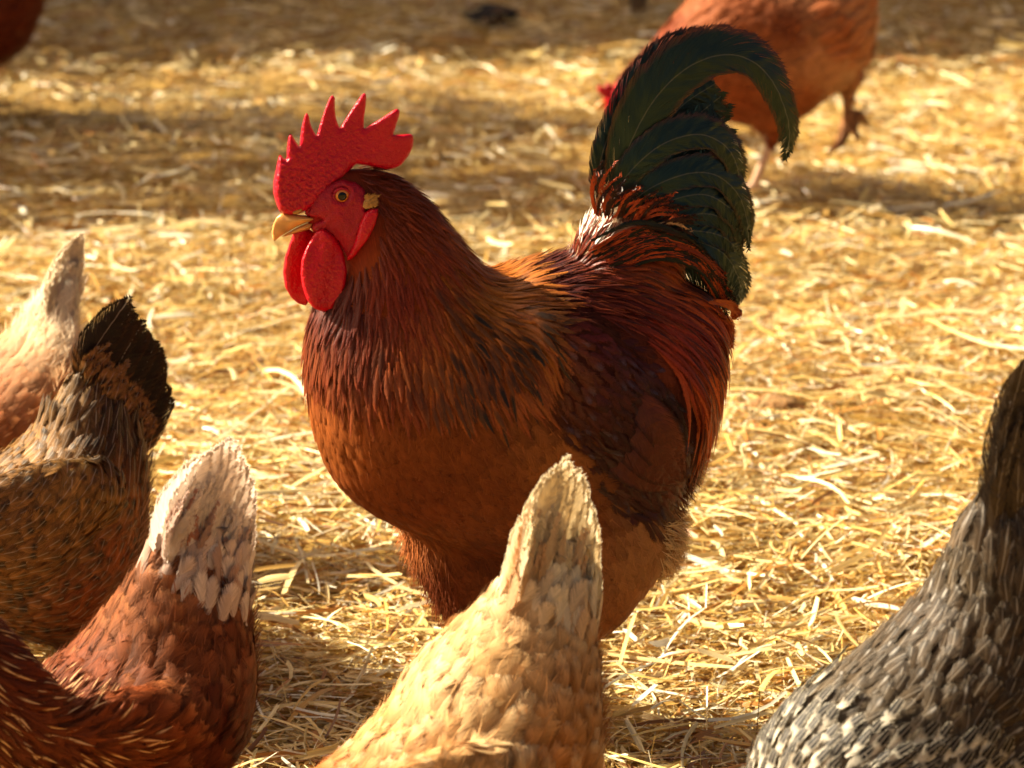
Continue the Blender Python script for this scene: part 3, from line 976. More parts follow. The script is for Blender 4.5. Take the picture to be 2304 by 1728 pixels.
        for pts_, wd_ in ((((1300, 975, .090), (1385, 1028, .104), (1456, 1057, .086)), .032), (((1315, 930, .090), (1402, 1000, .107), (1468, 1048, .088)), .036), (((1330, 880, .090), (1418, 965, .109), (1476, 1040, .090)), .038), (((1350, 840, .090), (1432, 930, .110), (1480, 1024, .092)), .036)):
            q_ = [(x_ * 1.04159, y_ * 1.04159, (z_ + .012) * sg) for x_, y_, z_ in pts_]
            plume(a, pl, q_, [wd_ * .6, wd_ * .9, wd_, wd_, wd_ * .95, wd_ * .8, wd_ * .5, wd_ * .1], n=40, cols=9, tilt=.05, jag=.0, sweep=.5, fold=.12, barbs=0,
                  col=lambda u, v, r: lin(104, 46, 23) * ((1 - .75 * sst(.8, .95, np.abs(u)) * (1 + 0 * v)) * (.8 + .4 * sst(0, 1, u)))[..., None])
        p, n = b.roots(msk, .0075)
        px = pl.px(p)
        kk = ~inpoly(D2((1400, 1040), (1425, 960), (1440, 900), (1500, 900), (1500, 1090), (1400, 1090)), px)
        p, n, px = p[kk], n[kk], px[kk]
        L = 7
        lo = sst(900, 1020, px[:, 1])
        P_, N_ = b.march(p, n, .022 + .016 * lo + .008 * RNG.random(len(p)), L, lift=.003, cling=(1, .85), jit=.2)
        base = field(wc, px, .14)
        blu = RNG.random(len(p)) < .22

        def cf(u, v, r):
            c = base[:, None, None] * np.ones((1, L + 1, 5, 1))
            bl = (blu[:, None, None] * sst(.4, .7, v) * (1 - sst(.2, .9, np.abs(u))))[..., None]
            return c * (1 - bl) + lin(72, 66, 84) * bl * .55 + c * bl * .45
        ribbons(a, P_, N_, .010 + .004 * RNG.random(len(p)), prof_round(L, .5, 3), 5, ragged=.15, colf=cf, roll=.25)
        a.build('wing', M['hackle'], root)

    # --- saddle hackles
    a = Acc()
    sc_ = D2((1180, 580, 76, 24, 18), (1240, 560, 120, 40, 20), (1300, 600, 112, 34, 20), (1400, 580, 196, 84, 26), (1350, 660, 150, 48, 18), (1450, 700, 204, 86, 24), (1530, 680, 214, 100, 30),
             (1560, 780, 214, 100, 30), (1300, 530, 180, 84, 34), (1400, 640, 130, 36, 18))
    for band, sp, lm in ((0, .0056, 1.), (1, .0075, 1.15)):
        p, n = b.roots(ins, sp)
        px = pl.px(p) / 1.04159
        ln = np.interp(px[:, 0], [1150, 1250, 1350, 1450, 1560], [.032, .05, .085, .11, .095]) * (.7 + .45 * RNG.random(len(p))) * lm
        L = 12
        P_, N_ = b.march(p, n, ln, L, lift=.008, cling=(1, .45), jit=.10, stiff=.6, droop=.10)
        base = field(sc_, pl.px(p), .15)
        dk = RNG.random(len(p)) < .3

        def cf(u, v, r):
            c = base[:, None, None] * np.ones((1, L + 1, 5, 1))
            st = (dk[:, None, None] * sst(.2, .5, v) * (1 - sst(.1, .8, np.abs(u))))[..., None]
            o = (sst(.5, 1, v) * (1 - sst(.2, 1., np.abs(u)) * .3))[..., None] * .35
            c = c * (1 - o) + lin(206, 96, 30) * o
            return c * (1 - st) + lin(36, 16, 12) * st
        ribbons(a, P_, N_, np.clip(ln * .10, .0035, .0085), prof_lance(L, .35), 5, ragged=.12, colf=cf, roll=.22)
    # long hackles falling free over the rear of the wings
    p, n = b.roots(inpoly(D2((1330, 610), (1440, 585), (1560, 660), (1560, 780), (1500, 800), (1420, 740), (1350, 690)), q), .0062)
    P_, N_ = b.march(p, n, .085 + .045 * RNG.random(len(p)), 14, lift=.010, base=.003, cling=(1, .12), jit=.08, stiff=.72, droop=.12,
                     flow=D2((1330, 640, 1, .55), (1430, 640, 1, .7), (1500, 680, .8, 1), (1400, 720, .8, 1), (1460, 760, .45, 1), (1540, 720, .3, 1), (1540, 820, -.05, 1), (1470, 850, .15, 1), (1500, 920, -.05, 1)))
    base = field(sc_, pl.px(p), .16) * 1.45

    def cf(u, v, r):
        st = (sst(.2, .5, v) * (1 - sst(.1, .7, np.abs(u))) * (r > .62))[..., None]
        return base[:, None, None] * (1 - st) + lin(44, 18, 12) * st
    ribbons(a, P_, N_, np.full(len(p), .0078), prof_lance(14, .35), 5, ragged=.12, colf=cf, roll=.25)
    # loose tufts breaking the outline of the rump
    for (x_, y_, tx, ty), m_ in (((1545, 640, 1592, 682), 14), ((1550, 690, 1578, 745), 16), ((1535, 720, 1560, 800), 18), ((1515, 760, 1548, 860), 20), ((1490, 790, 1530, 892), 20), ((1470, 820, 1505, 945), 22), ((1440, 830, 1482, 950), 16)):
        for k in range(m_):
            jx, jy = RNG.normal(0, 9, 2); ex, ey = RNG.normal(0, 6, 2)
            sd_ = RNG.uniform(-.04, .045) + (.02 if x_ < 1500 else 0)
            cc = lin(*[(184, 84, 28), (160, 60, 22), (196, 100, 36), (92, 34, 18)][RNG.integers(4)])
            q_ = D2((x_ + jx, y_ + jy), ((x_ + tx) / 2 + 10 + jx * .5, (y_ + ty) / 2 - 8 + jy * .5), (tx + ex, ty + ey))
            plume(a, pl, [(c_[0], c_[1], sd_ * (1 - .15 * i_)) for i_, c_ in enumerate(q_)], [.003, .0065, .0065, .004, .0006], n=14, cols=5, jag=.15, tilt=RNG.normal() * .4,
                  col=lambda u, v, r, cc=cc: cc * (1 + 0 * u[..., None] + 0 * v[..., None]), barbs=12, barb_len=.006, sweep=.6)
    for sg in (1, -1):
        for k in range(90):
            t = RNG.random(); jx, jy = RNG.normal(0, 9, 2)
            cc = [lin(178, 70, 22), lin(130, 42, 18), lin(40, 22, 14), lin(22, 26, 20)][RNG.integers(4)]
            q_ = D2((1285 + 60 * t + jx, 540 + 30 * t + jy), (1370 + 60 * t, 500 + 40 * t + jy), (1460 + 60 * t, 520 + 50 * t + jy), (1535 + 45 * t + jx, 580 + 80 * t + jy * 2))
            plume(a, pl, [(x_, y_, z_ * sg) for (x_, y_), z_ in zip(q_, (.045, .045, .040, .030))], [.003, .006, .006, .004, .0008], n=18, cols=5, jag=.15, tilt=RNG.normal() * .3,
                  col=lambda u, v, r, cc=cc: cc * (1 + 0 * u[..., None] + 0 * v[..., None]), barbs=12, barb_len=.006, sweep=.6)
    # pale down at the root of the tail
    p, n = b.roots(inpoly(D2((1225, 440), (1285, 440), (1290, 530), (1235, 535)), q), .004)
    P_, N_ = b.march(p, n, .022 + .012 * RNG.random(len(p)), 5, lift=.008, cling=(1, .5), jit=.3)
    ribbons(a, P_, N_, np.full(len(p), .003), prof_lance(5, .3), 3, ragged=0, edge=0, colf=lambda u, v, r: lin(250, 242, 226) * (1 + 0 * u[..., None] + 0 * v[..., None]))
    a.build('saddle', M['hackle'], root)

    # --- tail
    tail = bpy.data.objects.new('tail', None); C.objects.link(tail); tail.parent = root

    def Z(*pts):
        return [(1200 + p[0] / 2.44, 40 + p[1] / 2.44, p[2]) for p in pts]
    green = lin(9, 25, 27); blackish = lin(13, 11, 10); rust = lin(110, 44, 18)

    def tcol(g=1., edge=.5):
        def f(u, v, r):
            k = sst(.0, .9, v)[..., None]
            c = (green * g) * (1 - k) + blackish * 1.2 * k
            e = (sst(.75, 1, np.abs(u)) * edge * (1 - sst(.75, 1, v)))[..., None]
            return c * (1 - e) + rust * e
        return f
    specs = [
        # straight main feathers, the inner ones first
        ([(450, 1080, -.012), (620, 760, -.014), (800, 500, -.014), (1000, 360, -.012)], [.02, .05, .058, .03], .5, 0),
        ([(470, 1080, -.006), (680, 800, -.010), (880, 560, -.010), (1030, 430, -.01)], [.02, .05, .056, .03], .6, 0),
        ([(500, 1100, 0.), (720, 860, -.004), (900, 680, -.004), (1035, 560, -.004)], [.02, .05, .055, .035], .6, 0),
        ([(520, 1120, .003), (760, 900, .0), (930, 780, .0), (1035, 690, .0)], [.02, .05, .052, .035], .7, 0),
        ([(560, 1130, .006), (780, 960, .003), (930, 880, .003), (1030, 810, .0)], [.02, .045, .05, .03], .7, 0),
        ([(620, 1150, .008), (820, 1050, .005), (960, 1000, .003), (1070, 960, .0)], [.02, .04, .045, .03], .8, 0),
        ([(700, 1180, .010), (880, 1130, .006), (1010, 1120, .003), (1090, 1100, .0)], [.02, .038, .042, .03], .8, 0),
        # far sickle seen past the near one
        ([(345, 960, -.020), (375, 760, -.022), (450, 560, -.024), (570, 350, -.026), (720, 190, -.026), (880, 118, -.024), (1030, 112, -.02)], [.02, .026, .03, .03, .024, .012], .5, 1.),
        # great sickle
        ([(430, 1010, .012), (490, 800, .014), (575, 600, .016), (680, 430, .018), (810, 300, .020), (960, 220, .022), (1110, 205, .022), (1235, 262, .022), (1325, 370, .022), (1385, 510, .022), (1408, 640, .020), (1385, 775, .018)],
         [.022, .052, .060, .060, .056, .050, .043, .035, .028, .023, .004], .6, 1.),
        # side hangers
        ([(400, 1060, .016), (520, 860, .022), (700, 700, .026), (900, 640, .028), (1050, 700, .026), (1120, 820, .024), (1125, 950, .02)], [.02, .036, .040, .036, .030, .022, .005], .9, .5),
        ([(460, 1100, .018), (620, 950, .026), (830, 860, .030), (990, 860, .030), (1110, 950, .028), (1170, 1090, .026), (1185, 1272, .022)], [.02, .032, .038, .034, .026, .018, .003], .9, .5),
        ([(560, 1120, .02), (740, 1010, .028), (930, 970, .030), (1060, 1030, .028), (1130, 1110, .026), (1150, 1200, .022)], [.02, .030, .034, .030, .022, .005], .9, .4),
        ([(640, 1160, .02), (820, 1090, .028), (980, 1080, .028), (1090, 1140, .026), (1150, 1180, .024)], [.02, .030, .034, .026, .012], .9, .4),
        ([(720, 1180, .02), (880, 1170, .028), (1010, 1190, .028), (1090, 1240, .026), (1110, 1310, .022)], [.02, .028, .032, .026, .01], .8, .3),
        ([(800, 1220, .02), (940, 1240, .028), (1050, 1300, .028), (1110, 1390, .024), (1135, 1470, .02), (1115, 1535, .018), (1080, 1550, .018)], [.02, .03, .032, .030, .022, .016, .004], .8, .3),
        ([(640, 1200, -.004), (800, 1290, -.002), (930, 1400, .0), (1010, 1520, .0)], [.03, .042, .046, .034, .012], .5, .2),
        ([(760, 1150, .004), (920, 1180, .002), (1040, 1260, .0), (1090, 1390, .0)], [.03, .042, .046, .034, .012], .5, .2),
        ([(820, 1260, .016), (950, 1320, .02), (1040, 1400, .02), (1085, 1490, .018)], [.02, .03, .032, .012], .7, .3),
    ]
    for k, (pts, wd, g, e) in enumerate(specs):
        a = Acc()
        plume(a, pl, Z(*pts), wd, n=70, cols=9, tilt=.18 + .1 * RNG.random(), jag=.07, col=tcol(g, e * .5), sweep=1.15, fold=.16, barbs=240, barb_len=.007)
        a.build('tail_feather' if k < 7 else 'sickle_feather', M['tail'], tail)
    # small coverts with red edges over the base of the tail
    a = Acc()
    for k in range(60):
        s_ = RNG.random()
        x0 = 330 + 420 * s_; y0 = 1060 + 90 * s_ + 30 * RNG.random()
        an = -1.35 + 1.0 * s_ + .25 * RNG.normal()
        ln = 150 + 170 * RNG.random() ** 2
        x1, y1 = x0 + math.cos(an) * ln * .55, y0 + math.sin(an) * ln * .55
        an += .45
        x2, y2 = x1 + math.cos(an) * ln * .5, y1 + math.sin(an) * ln * .5
        kind = RNG.random()
        cc = lin(176, 70, 24) if kind < .42 else (lin(60, 30, 16) if kind < .93 else lin(200, 150, 100))
        sd_ = .026 + .008 * RNG.random()
        plume(a, pl, Z((x0, y0, sd_), (x1, y1, sd_ + .004), (x2, y2, sd_ + .002)), [.002, .0036, .0028, .0005], n=14, cols=3, jag=.2,
              col=lambda u, v, r, cc=cc: cc * (1 - .4 * sst(.5, 1, v))[..., None] * (1 + 0 * u[..., None]), barbs=8, barb_len=.006)
    a.build('tail_covert', M['hackle'], tail)

    # --- head furniture
    def Zh(pts):
        return zp(pts, 560, 180, 3.0717)

    def hit(q, far=False):
        t0 = pl.P(q[:, 0], q[:, 1], 0.)
        P_, N_ = [], []
        for x in t0:
            d = Vector(x - CAMP).normalized()
            lo, no, i_, _ = b.bvh.ray_cast(Vector(CAMP), d)
            if lo is None or (np.linalg.norm(np.array(lo) - x) > .08):
                lo, no, i_, _ = b.bvh.find_nearest(Vector(x + pl.n * .01))
            P_.append(lo); N_.append(no)
        P_ = np.array(P_); N_ = np.array(N_)
        # soften the normals so the patch swells evenly
        N_ = nrm(N_ + pl.n * .6)
        return P_, N_

    def mirror(acc, src):
        for v, f, c, w_ in zip(src.v, src.f, src.c, src.w):
            v2 = v - pl.n * (2 * ((v - pl.O) @ pl.n))[:, None]
            acc.add(v2, f[:, ::-1] if not (f[:, 2] == f[:, 3]).any() else np.stack([f[:, 1], f[:, 0], f[:, 3] * 0 + f[:, 2], f[:, 2]], -1), c, w_)

    comb = Zh([(215, 915), (190, 860), (168, 780), (170, 700), (185, 630), (198, 560), (212, 512), (230, 530), (250, 550), (261, 545), (263, 470), (272, 400), (286, 366), (302, 388),
               (322, 425), (340, 455), (352, 460), (355, 400), (368, 310), (388, 238), (402, 224), (415, 248), (425, 300), (442, 345), (468, 388), (490, 312), (528, 195), (560, 118), (578, 102),
               (595, 122), (594, 200), (600, 255), (614, 305), (630, 337), (662, 278), (720, 188), (775, 108), (800, 85), (813, 102), (808, 180), (796, 260), (795, 337), (850, 305), (930, 255),
               (990, 215), (1027, 196), (1043, 207), (1040, 245), (1020, 305), (998, 378), (1050, 378), (1110, 373), (1135, 380), (1140, 420), (1130, 470), (1100, 530), (1050, 590), (1000, 612),
               (940, 620), (880, 606), (820, 592), (740, 582), (700, 620), (660, 680), (600, 740), (540, 790), (480, 850), (420, 900), (350, 925), (280, 935)])
    a = Acc()

    def cplace(q, t):
        wave = .0035 * np.sin((q[:, 0] - 600) / 38) * np.clip((420 - q[:, 1]) / 150, 0, 1)
        return pl.P(q[:, 0], q[:, 1], wave + .001 + t)

    def cthick(q):
        low = sst(250, 440, q[:, 1]) * (1 - sst(800, 900, q[:, 0]))
        return .0032 + .0085 * low * (1 - .3 * sst(700, 760, q[:, 0]))
    rb = RNG.normal(0, 1, 20000)

    def cb(q):
        return .12 * np.sin(q[:, 0] * .55 + np.sin(q[:, 1] * .3) * 2) * np.sin(q[:, 1] * .6 + np.sin(q[:, 0] * .23) * 2) + rb[:len(q)] * .05
    puff(a, comb, cplace, cthick, 16, 4.0, cb)
    a.build('comb', M['comb'], root)
    face = Zh([(300, 925), (300, 860), (380, 830), (450, 800), (500, 745), (560, 705), (650, 688), (740, 708), (800, 755), (815, 840), (800, 900), (830, 910), (790, 1010), (745, 1150),
               (690, 1240), (655, 1190), (620, 1110), (500, 1060), (430, 1030), (450, 990), (520, 960), (440, 940), (330, 935)])
    a = Acc()

    def fplace(q, t):
        P_, N_ = hit(q)
        return P_ + N_ * (t + .0005)[:, None]

    def fth(q):
        e = np.linalg.norm(q - np.array([769.3, 438.8]), axis=1)
        ring = np.exp(-((e - 24) / 6) ** 2) * .0016
        soc = -.003 * np.exp(-(e / 17) ** 2)
        wr = .0003 * np.sin(q[:, 1] * .22 + np.sin(q[:, 0] * .11) * 2.5) + .0006 * np.sin(q[:, 0] * .09 - q[:, 1] * .06)
        return .0035 + ring + soc + wr
    puff(a, face, fplace, fth, 12, 4.5, cb)
    a2 = Acc(); mirror(a2, a)
    a.build('face_skin', M['face'], root)
    a2.build('face_skin', M['face'], root)
    for sg, poly in ((1, [(395, 1165), (425, 1100), (470, 1040), (520, 1030), (580, 1070), (630, 1130), (660, 1220), (678, 1320), (670, 1420), (640, 1520), (580, 1590), (520, 1605), (450, 1580), (400, 1520), (370, 1430), (358, 1340), (365, 1240), (385, 1185)]),
                     (-1, [(310, 1050), (280, 1130), (250, 1220), (235, 1330), (250, 1430), (290, 1500), (340, 1545), (395, 1560), (430, 1500), (430, 1300), (440, 1150), (460, 1060), (420, 1030), (350, 1030)])):
        a = Acc()
        off = .019 if sg > 0 else -.004

        def wplace(q, t, off=off, sg=sg):
            k = sst(520, 640, q[:, 1])
            return pl.P(q[:, 0], q[:, 1], off + .010 * k * sg * .6 + .0015 * np.sin(q[:, 0] * .09 + q[:, 1] * .02) + t)

        def wth(q):
            return .0040 + .0012 * sst(600, 690, q[:, 1]) + .001 * np.sin(q[:, 0] * .12 + 1) * (1 - sst(540, 620, q[:, 1]))
        puff(a, Zh(poly), wplace, wth, 13, 4.0, cb)
        a.build('wattle', M['wattle'], root)
    lobe = Zh([(890, 885), (887, 935), (870, 1000), (825, 1095), (775, 1165), (735, 1225), (690, 1243), (688, 1205), (735, 1110), (765, 990), (795, 915), (845, 880)])
    a = Acc()
    puff(a, lobe, lambda q, t: (lambda r: r[0] + r[1] * (t + .0045)[:, None])(hit(q)), .0042, 14, 4.0, cb)
    a2 = Acc(); mirror(a2, a)
    a.build('earlobe', M['wattle'], root); a2.build('earlobe', M['wattle'], root)
    a = Acc()
    puff(a, Zh([(782, 872), (792, 832), (822, 796), (858, 794), (880, 818), (878, 848), (850, 876), (806, 890)]), lambda q, t: (lambda r: r[0] + r[1] * (t + .0045)[:, None])(hit(q)), .0030, 9, 3.0)
    for k in range(110):
        x = 560 + (790 + 80 * RNG.random()) / 3.0717; y = 180 + (800 + 75 * RNG.random()) / 3.0717
        P_, N_ = hit(np.array([[x, y]]))
        p0 = P_[0] + N_[0] * .0065
        g = nrm(pl.P(x + 8, y - 3 + RNG.normal() * 4) - pl.P(x, y)) + N_[0] * (.4 + .4 * RNG.random())
        p1 = p0 + nrm(g) * .0055 * (.5 + .7 * RNG.random())
        sv = nrm(np.cross(g, pl.n)) * .0009
        a.add(np.array([p0 - sv, p0 + sv, p1]), [[0, 1, 2, 2]], lin(205, 165, 95))
    a2 = Acc(); mirror(a2, a)
    a.build('ear_tuft', M['ear'], root); a2.build('ear_tuft', M['ear'], root)
    # beak
    a = Acc()
    up = Zh([(176, 1118), (163, 1090), (159, 1050), (167, 1000), (190, 950), (222, 922), (300, 925), (420, 938), (520, 958), (470, 974), (400, 986), (330, 1016), (270, 1050), (215, 1082), (190, 1102)])
    lo = Zh([(222, 1086), (270, 1055), (330, 1020), (400, 990), (455, 976), (445, 1005), (425, 1032), (370, 1046), (320, 1060), (260, 1080)])
    puff(a, up, lambda q, t: pl.P(q[:, 0], q[:, 1], t), lambda q: .0022 + .0125 * sst(608, 700, q[:, 0]), 22, 3.0)
    bk = a.build('beak', M['beak'], root)
    a = Acc()
    puff(a, lo, lambda q, t: pl.P(q[:, 0], q[:, 1], t), lambda q: .0018 + .0095 * sst(620, 700, q[:, 0]), 14, 3.0)
    a.build('lower_beak', M['beak'], bk)
    # nostril flap
    a = Acc()
    puff(a, Zh([(300, 925), (310, 900), (335, 885), (362, 882), (372, 895), (360, 915), (330, 930)]), lambda q, t: pl.P(q[:, 0], q[:, 1], .0095 + t), .0022, 5, 2.5)
    a.build('nostril', M['ear'], bk)
    # eyes
    for sg in (1, -1):
        P_, N_ = hit(np.array([[769.3, 438.8]]))
        ec = P_[0] + N_[0] * .0005; en = nrm(pl.n * 1. + pl.h * .12)
        if sg < 0:
            ec = ec - pl.n * 2 * ((ec - pl.O) @ pl.n); en = en - pl.n * 2 * (en @ pl.n)
        e1 = nrm(np.cross(en, ZUP)); e2 = np.cross(en, e1)

        def dome(R, h0, kk=24, m=8, flat=.55):
            th = np.linspace(math.pi / 2, .02, m)
            ph = np.linspace(0, 2 * math.pi, kk, endpoint=False)
            r = ec + en * h0 + en * (R * flat * np.cos(th))[:, None, None] + (e1 * np.cos(ph)[:, None] + e2 * np.sin(ph)[:, None])[None] * (R * np.sin(th))[:, None, None]
            return tube(r)
        a = Acc(); a.add(*dome(.0076, .0010)); eye = a.build('eye', M['iris'], root)
        a = Acc(); a.add(*dome(.0044, .0045, flat=.32)); a.build('pupil', M['pupil'], eye)
        a = Acc()
        ph = np.linspace(0, 2 * math.pi, 28)
        for r_, h_, tr, mt in ((.0082, .0022, .0016, 'face'),):
            pts = [ec + en * h_ + (e1 * math.cos(x) + e2 * .86 * math.sin(x)) * r_ for x in ph]
            a.add(*round_tube(pts, [tr] * len(pts), 60, 8))
        a.build('eyelid', M['face'], eye)
    return b


GAIN['v'] = .72
rooster()


# ------------------------------------------------------------------ hens
def auto_leg(pl, base, side, fwd=.01, r=.0062):
    B = base + pl.n * side
    Hk = B + pl.h * -.01 - ZUP * max(.0, (B[2] - .085)) * .55
    F = np.array([Hk[0], Hk[1], .013]) + pl.h * fwd * [1, 1, 0]
    parts = [round_tube([B + ZUP * .06, B, Hk, Hk * .5 + F * .5, F], [.035, r * 3, r * 1.25, r, r * 1.2], 22)]
    for ang, ln in ((-34, .85), (0, 1.), (34, .85), (180, .45)):
        a_ = rad(ang)
        d = pl.h * math.cos(a_) + pl.n * math.sin(a_)
        e = F + d * .055 * ln; m = F + d * .055 * ln * .5
        parts.append(round_tube([F, m * [1, 1, 0] + ZUP * .012, e * [1, 1, 0] + ZUP * .006], [r * .95, r * .72, r * .3], 12, 8))
    return parts, (Hk, F)


def hen(name, label, pl, st, cols, tails, mat='feather', spacing=.0115, size=(.036, .024), pat=None, voxel=.006, tailmat=None, tailcol=None,
        legcol='yellow', flesh=None, legs=True, cov=(.055, .022), covn=.011, fluffpoly=None, extra=None, tailzone=2, legst=None, wingfn=None, lenfn=None, strand_k=.7, covs=46, covw=.015, tailn=10, covcol=None, covpat=None, post=None, group='hens feeding round the rooster'):
    parts = [loft(pl, st, 60, 40)]
    joints = []
    if legs:
        ks = legst if legst is not None else len(st) // 2
        s_ = st[ks]
        base = pl.P(np.array([s_[2]]), np.array([s_[3]]), 0.)[0] + ZUP * .02
        for sg in (1, -1):
            p_, j_ = auto_leg(pl, base, .032 * sg, .02 * sg)
            parts += p_; joints.append(j_)
    if extra:
        parts += extra
    if wingfn:
        for w_ in wingfn:
            parts.append(w_)
    b = Bird(pl, name, parts, spine_flow(st, -1), voxel=voxel, smooth=6)
    tag(b.o, label, 'hen', group)
    root = b.o
    lc = leg_colour(joints, LEGC[legcol]) if joints else None
    b.colour(cols, M['feather'], lc)
    q = b.fpx
    a = Acc()
    zmin = max([j[0][2] for j in joints]) + .004 if joints else .02
    ok = b.fc[:, 2] > zmin
    if flesh is not None:
        ok &= ~inpoly(flesh, q)
    sz = min(size)
    for rnd_ in range(1):
        p, n = b.roots(ok, spacing)
        px = pl.px(p)
        L = 7
        sc = lenfn(px) if lenfn else np.ones(len(p))
        # feathers get smaller towards the head
        ln = size[0] * (.85 + .35 * RNG.random(len(p))) * sc
        P_, N_ = b.march(p, n, ln, L, lift=.0040, cling=(1, .85), jit=.20)
        base = field(cols, px, .10)
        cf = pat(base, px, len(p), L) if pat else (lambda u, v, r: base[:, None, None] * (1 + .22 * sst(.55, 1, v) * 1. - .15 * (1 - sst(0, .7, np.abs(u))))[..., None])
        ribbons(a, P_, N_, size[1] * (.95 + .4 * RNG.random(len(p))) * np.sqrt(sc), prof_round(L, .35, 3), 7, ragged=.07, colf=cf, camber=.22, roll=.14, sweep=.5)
    if strand_k: strands(a, b, ok, spacing * strand_k, size[0] * .55, cols, width=.0009, lift=.0065, cling=(1, .7), jit=.22, gain=1.08)
    # long coverts round the root of the tail
    t0 = np.array([(st[i][0] + st[i][2]) / 2 for i in range(tailzone)]); t1 = np.array([(st[i][1] + st[i][3]) / 2 for i in range(tailzone)])
    rr = np.linalg.norm(np.array(st[tailzone][:2]) - np.array(st[tailzone][2:4])) * .62
    near = np.zeros(len(q), bool)
    for x, y in zip(t0, t1):
        near |= np.linalg.norm(q - [x, y], axis=1) < rr
    p, n = b.roots(near & ok, covn)
    L = 9
    px = pl.px(p)
    P_, N_ = b.march(p, n, cov[0] * (.7 + .6 * RNG.random(len(p))), L, lift=.012, cling=(1, .3), jit=.14, stiff=.6)
    base = field(cols, px, .1)
    if tails:
        mt_ = (RNG.random((len(p), 1))) * .55 + .2
        base = base * (1 - mt_) + tailcol(0)(np.zeros((1, 1)), np.full((1, 1), .9), .3)[0, 0] * mt_
    cf = pat(base, px, len(p), L) if (pat and tailmat != 'pale') else (lambda u, v, r: base[:, None, None] * (1 + .1 * sst(.5, 1, v) - .12 * (1 - sst(0, .7, np.abs(u))))[..., None])
    ribbons(a, P_, N_, cov[1] * .8 * (.8 + .4 * RNG.random(len(p))), prof_lance(L, .55), 7, ragged=.12, colf=cf, camber=.3, sweep=.6)
    if fluffpoly is not None:
        m = inpoly(fluffpoly, q) & ok
        p, n = b.roots(m, .0045)
        P_, N_ = b.march(p, n, .018 + .018 * RNG.random(len(p)), 5, lift=.016, cling=(1, .2), jit=.45)
        fb = field(cols, pl.px(p), .12) * 1.1
        ribbons(a, P_, N_, np.full(len(p), .0015), prof_lance(5, .2), 3, ragged=0, edge=0, colf=lambda u, v, r: fb[:, None, None] * (1 + 0 * u[..., None] + 0 * v[..., None]))
    if post: post(b, a, ok)
    a.build('plumage', M[mat], root)
    if tails:
        a = Acc()
        tr = [catmull(x[0], 30) for x in tails]
        for k in range(covs):
            f_ = RNG.random() * (len(tails) - 1); i_ = int(f_); f_ -= i_
            path = tr[i_] * (1 - f_) + tr[min(i_ + 1, len(tr) - 1)] * f_
            s0 = max(0, .26 - .26 * (k / covs) + RNG.normal() * .04)
            ln_ = (.34 + .26 * RNG.random()) * (.62 if covpat else 1)
            ii = np.clip((np.linspace(s0, s0 + ln_, 5) * 29).astype(int), 0, 29)
            for sg in (1, -1):
                pp = path[ii].copy(); off_ = (.005 + .013 * max(0, 1 - s0 / .26)) * sg
                bend = RNG.normal(0, 10)
                pp[:, 2] = off_ + sg * .004 * np.array([0, 1, 1.2, .8, .3]); pp[:, 0] += bend * np.array([0, 0, .3, .7, 1.1])
                bc_ = field(cols, pp[:1, :2], .12)[0]; fcov = covcol(k) if covcol else None
                tc_ = tailcol(0)(np.zeros((1, 1)), np.full((1, 1), .5), .3)[0, 0]
                g_ = sst(.05, .22, s0 + ln_ * .3)
                c_ = bc_ * (1 - g_) + tc_ * g_
                if fcov is not None and s0 < .13 and RNG.random() < .5: c_ = fcov * .35 + c_ * .65
                plume(a, pl, [tuple(x) for x in pp], [covw * .5, covw * .85, covw * .9, covw * .8, covw * .55, covw * .25, covw * .04], n=24, cols=7, tilt=RNG.normal(.04, .06), jag=.05,
                      col=(lambda u, v, r, c_=c_: covpat(u, v, r, c_)) if covpat else (lambda u, v, r, c_=c_: c_ * (.82 + .3 * sst(.3, 1, v) + 0 * u)[..., None]), sweep=1.2, fold=.08, barbs=40, barb_len=.005)
        a.build('tail_coverts', M[tailmat or mat], root)
        t = bpy.data.objects.new('tail', None); C.objects.link(t); t.parent = root
        nt_ = tailn
        for k in range(nt_):
            f_ = k / (nt_ - 1) * (len(tails) - 1); i_ = min(int(f_), len(tr) - 2); f_ -= i_
            path = tr[i_] * (1 - f_) + tr[i_ + 1] * f_
            m_ = int(30 * RNG.uniform(.95, 1.0)) if 0 < k < nt_ - 1 else 29
            path = path[:m_][[0, m_ // 4, m_ // 2, 3 * m_ // 4, m_ - 1]].copy()
            path[:, 2] = -.004 + .008 * k / nt_
            path[:, 0] += RNG.normal(0, 3) * np.array([0, .2, .5, .8, 1])
            wd = tails[i_][1] * len(tails) / nt_ * 1.75
            a = Acc()
            plume(a, pl, [tuple(x) for x in path], [wd * .7, wd * .95, wd, wd, wd * .95, wd * .85, wd * .62, wd * .08], n=54, cols=9, tilt=RNG.uniform(-.02, .10), jag=.03, col=tailcol(k), sweep=1.0, fold=.03, barbs=110, barb_len=.0038)
            a.build('tail_feather', M[tailmat or mat], t)
    return b


def Zt(ox, oy, s, *feathers):
    out = []
    for k, (pts, wd) in enumerate(feathers):
        sd_ = -.005 + .0025 * k
        out.append(([(ox + x / s, oy + y / s, sd_) for x, y in pts], wd))
    return out


def zc(ox, oy, s, *c):
    return [(ox + x / s, oy + y / s, r, g, b_) for x, y, r, g, b_ in c]


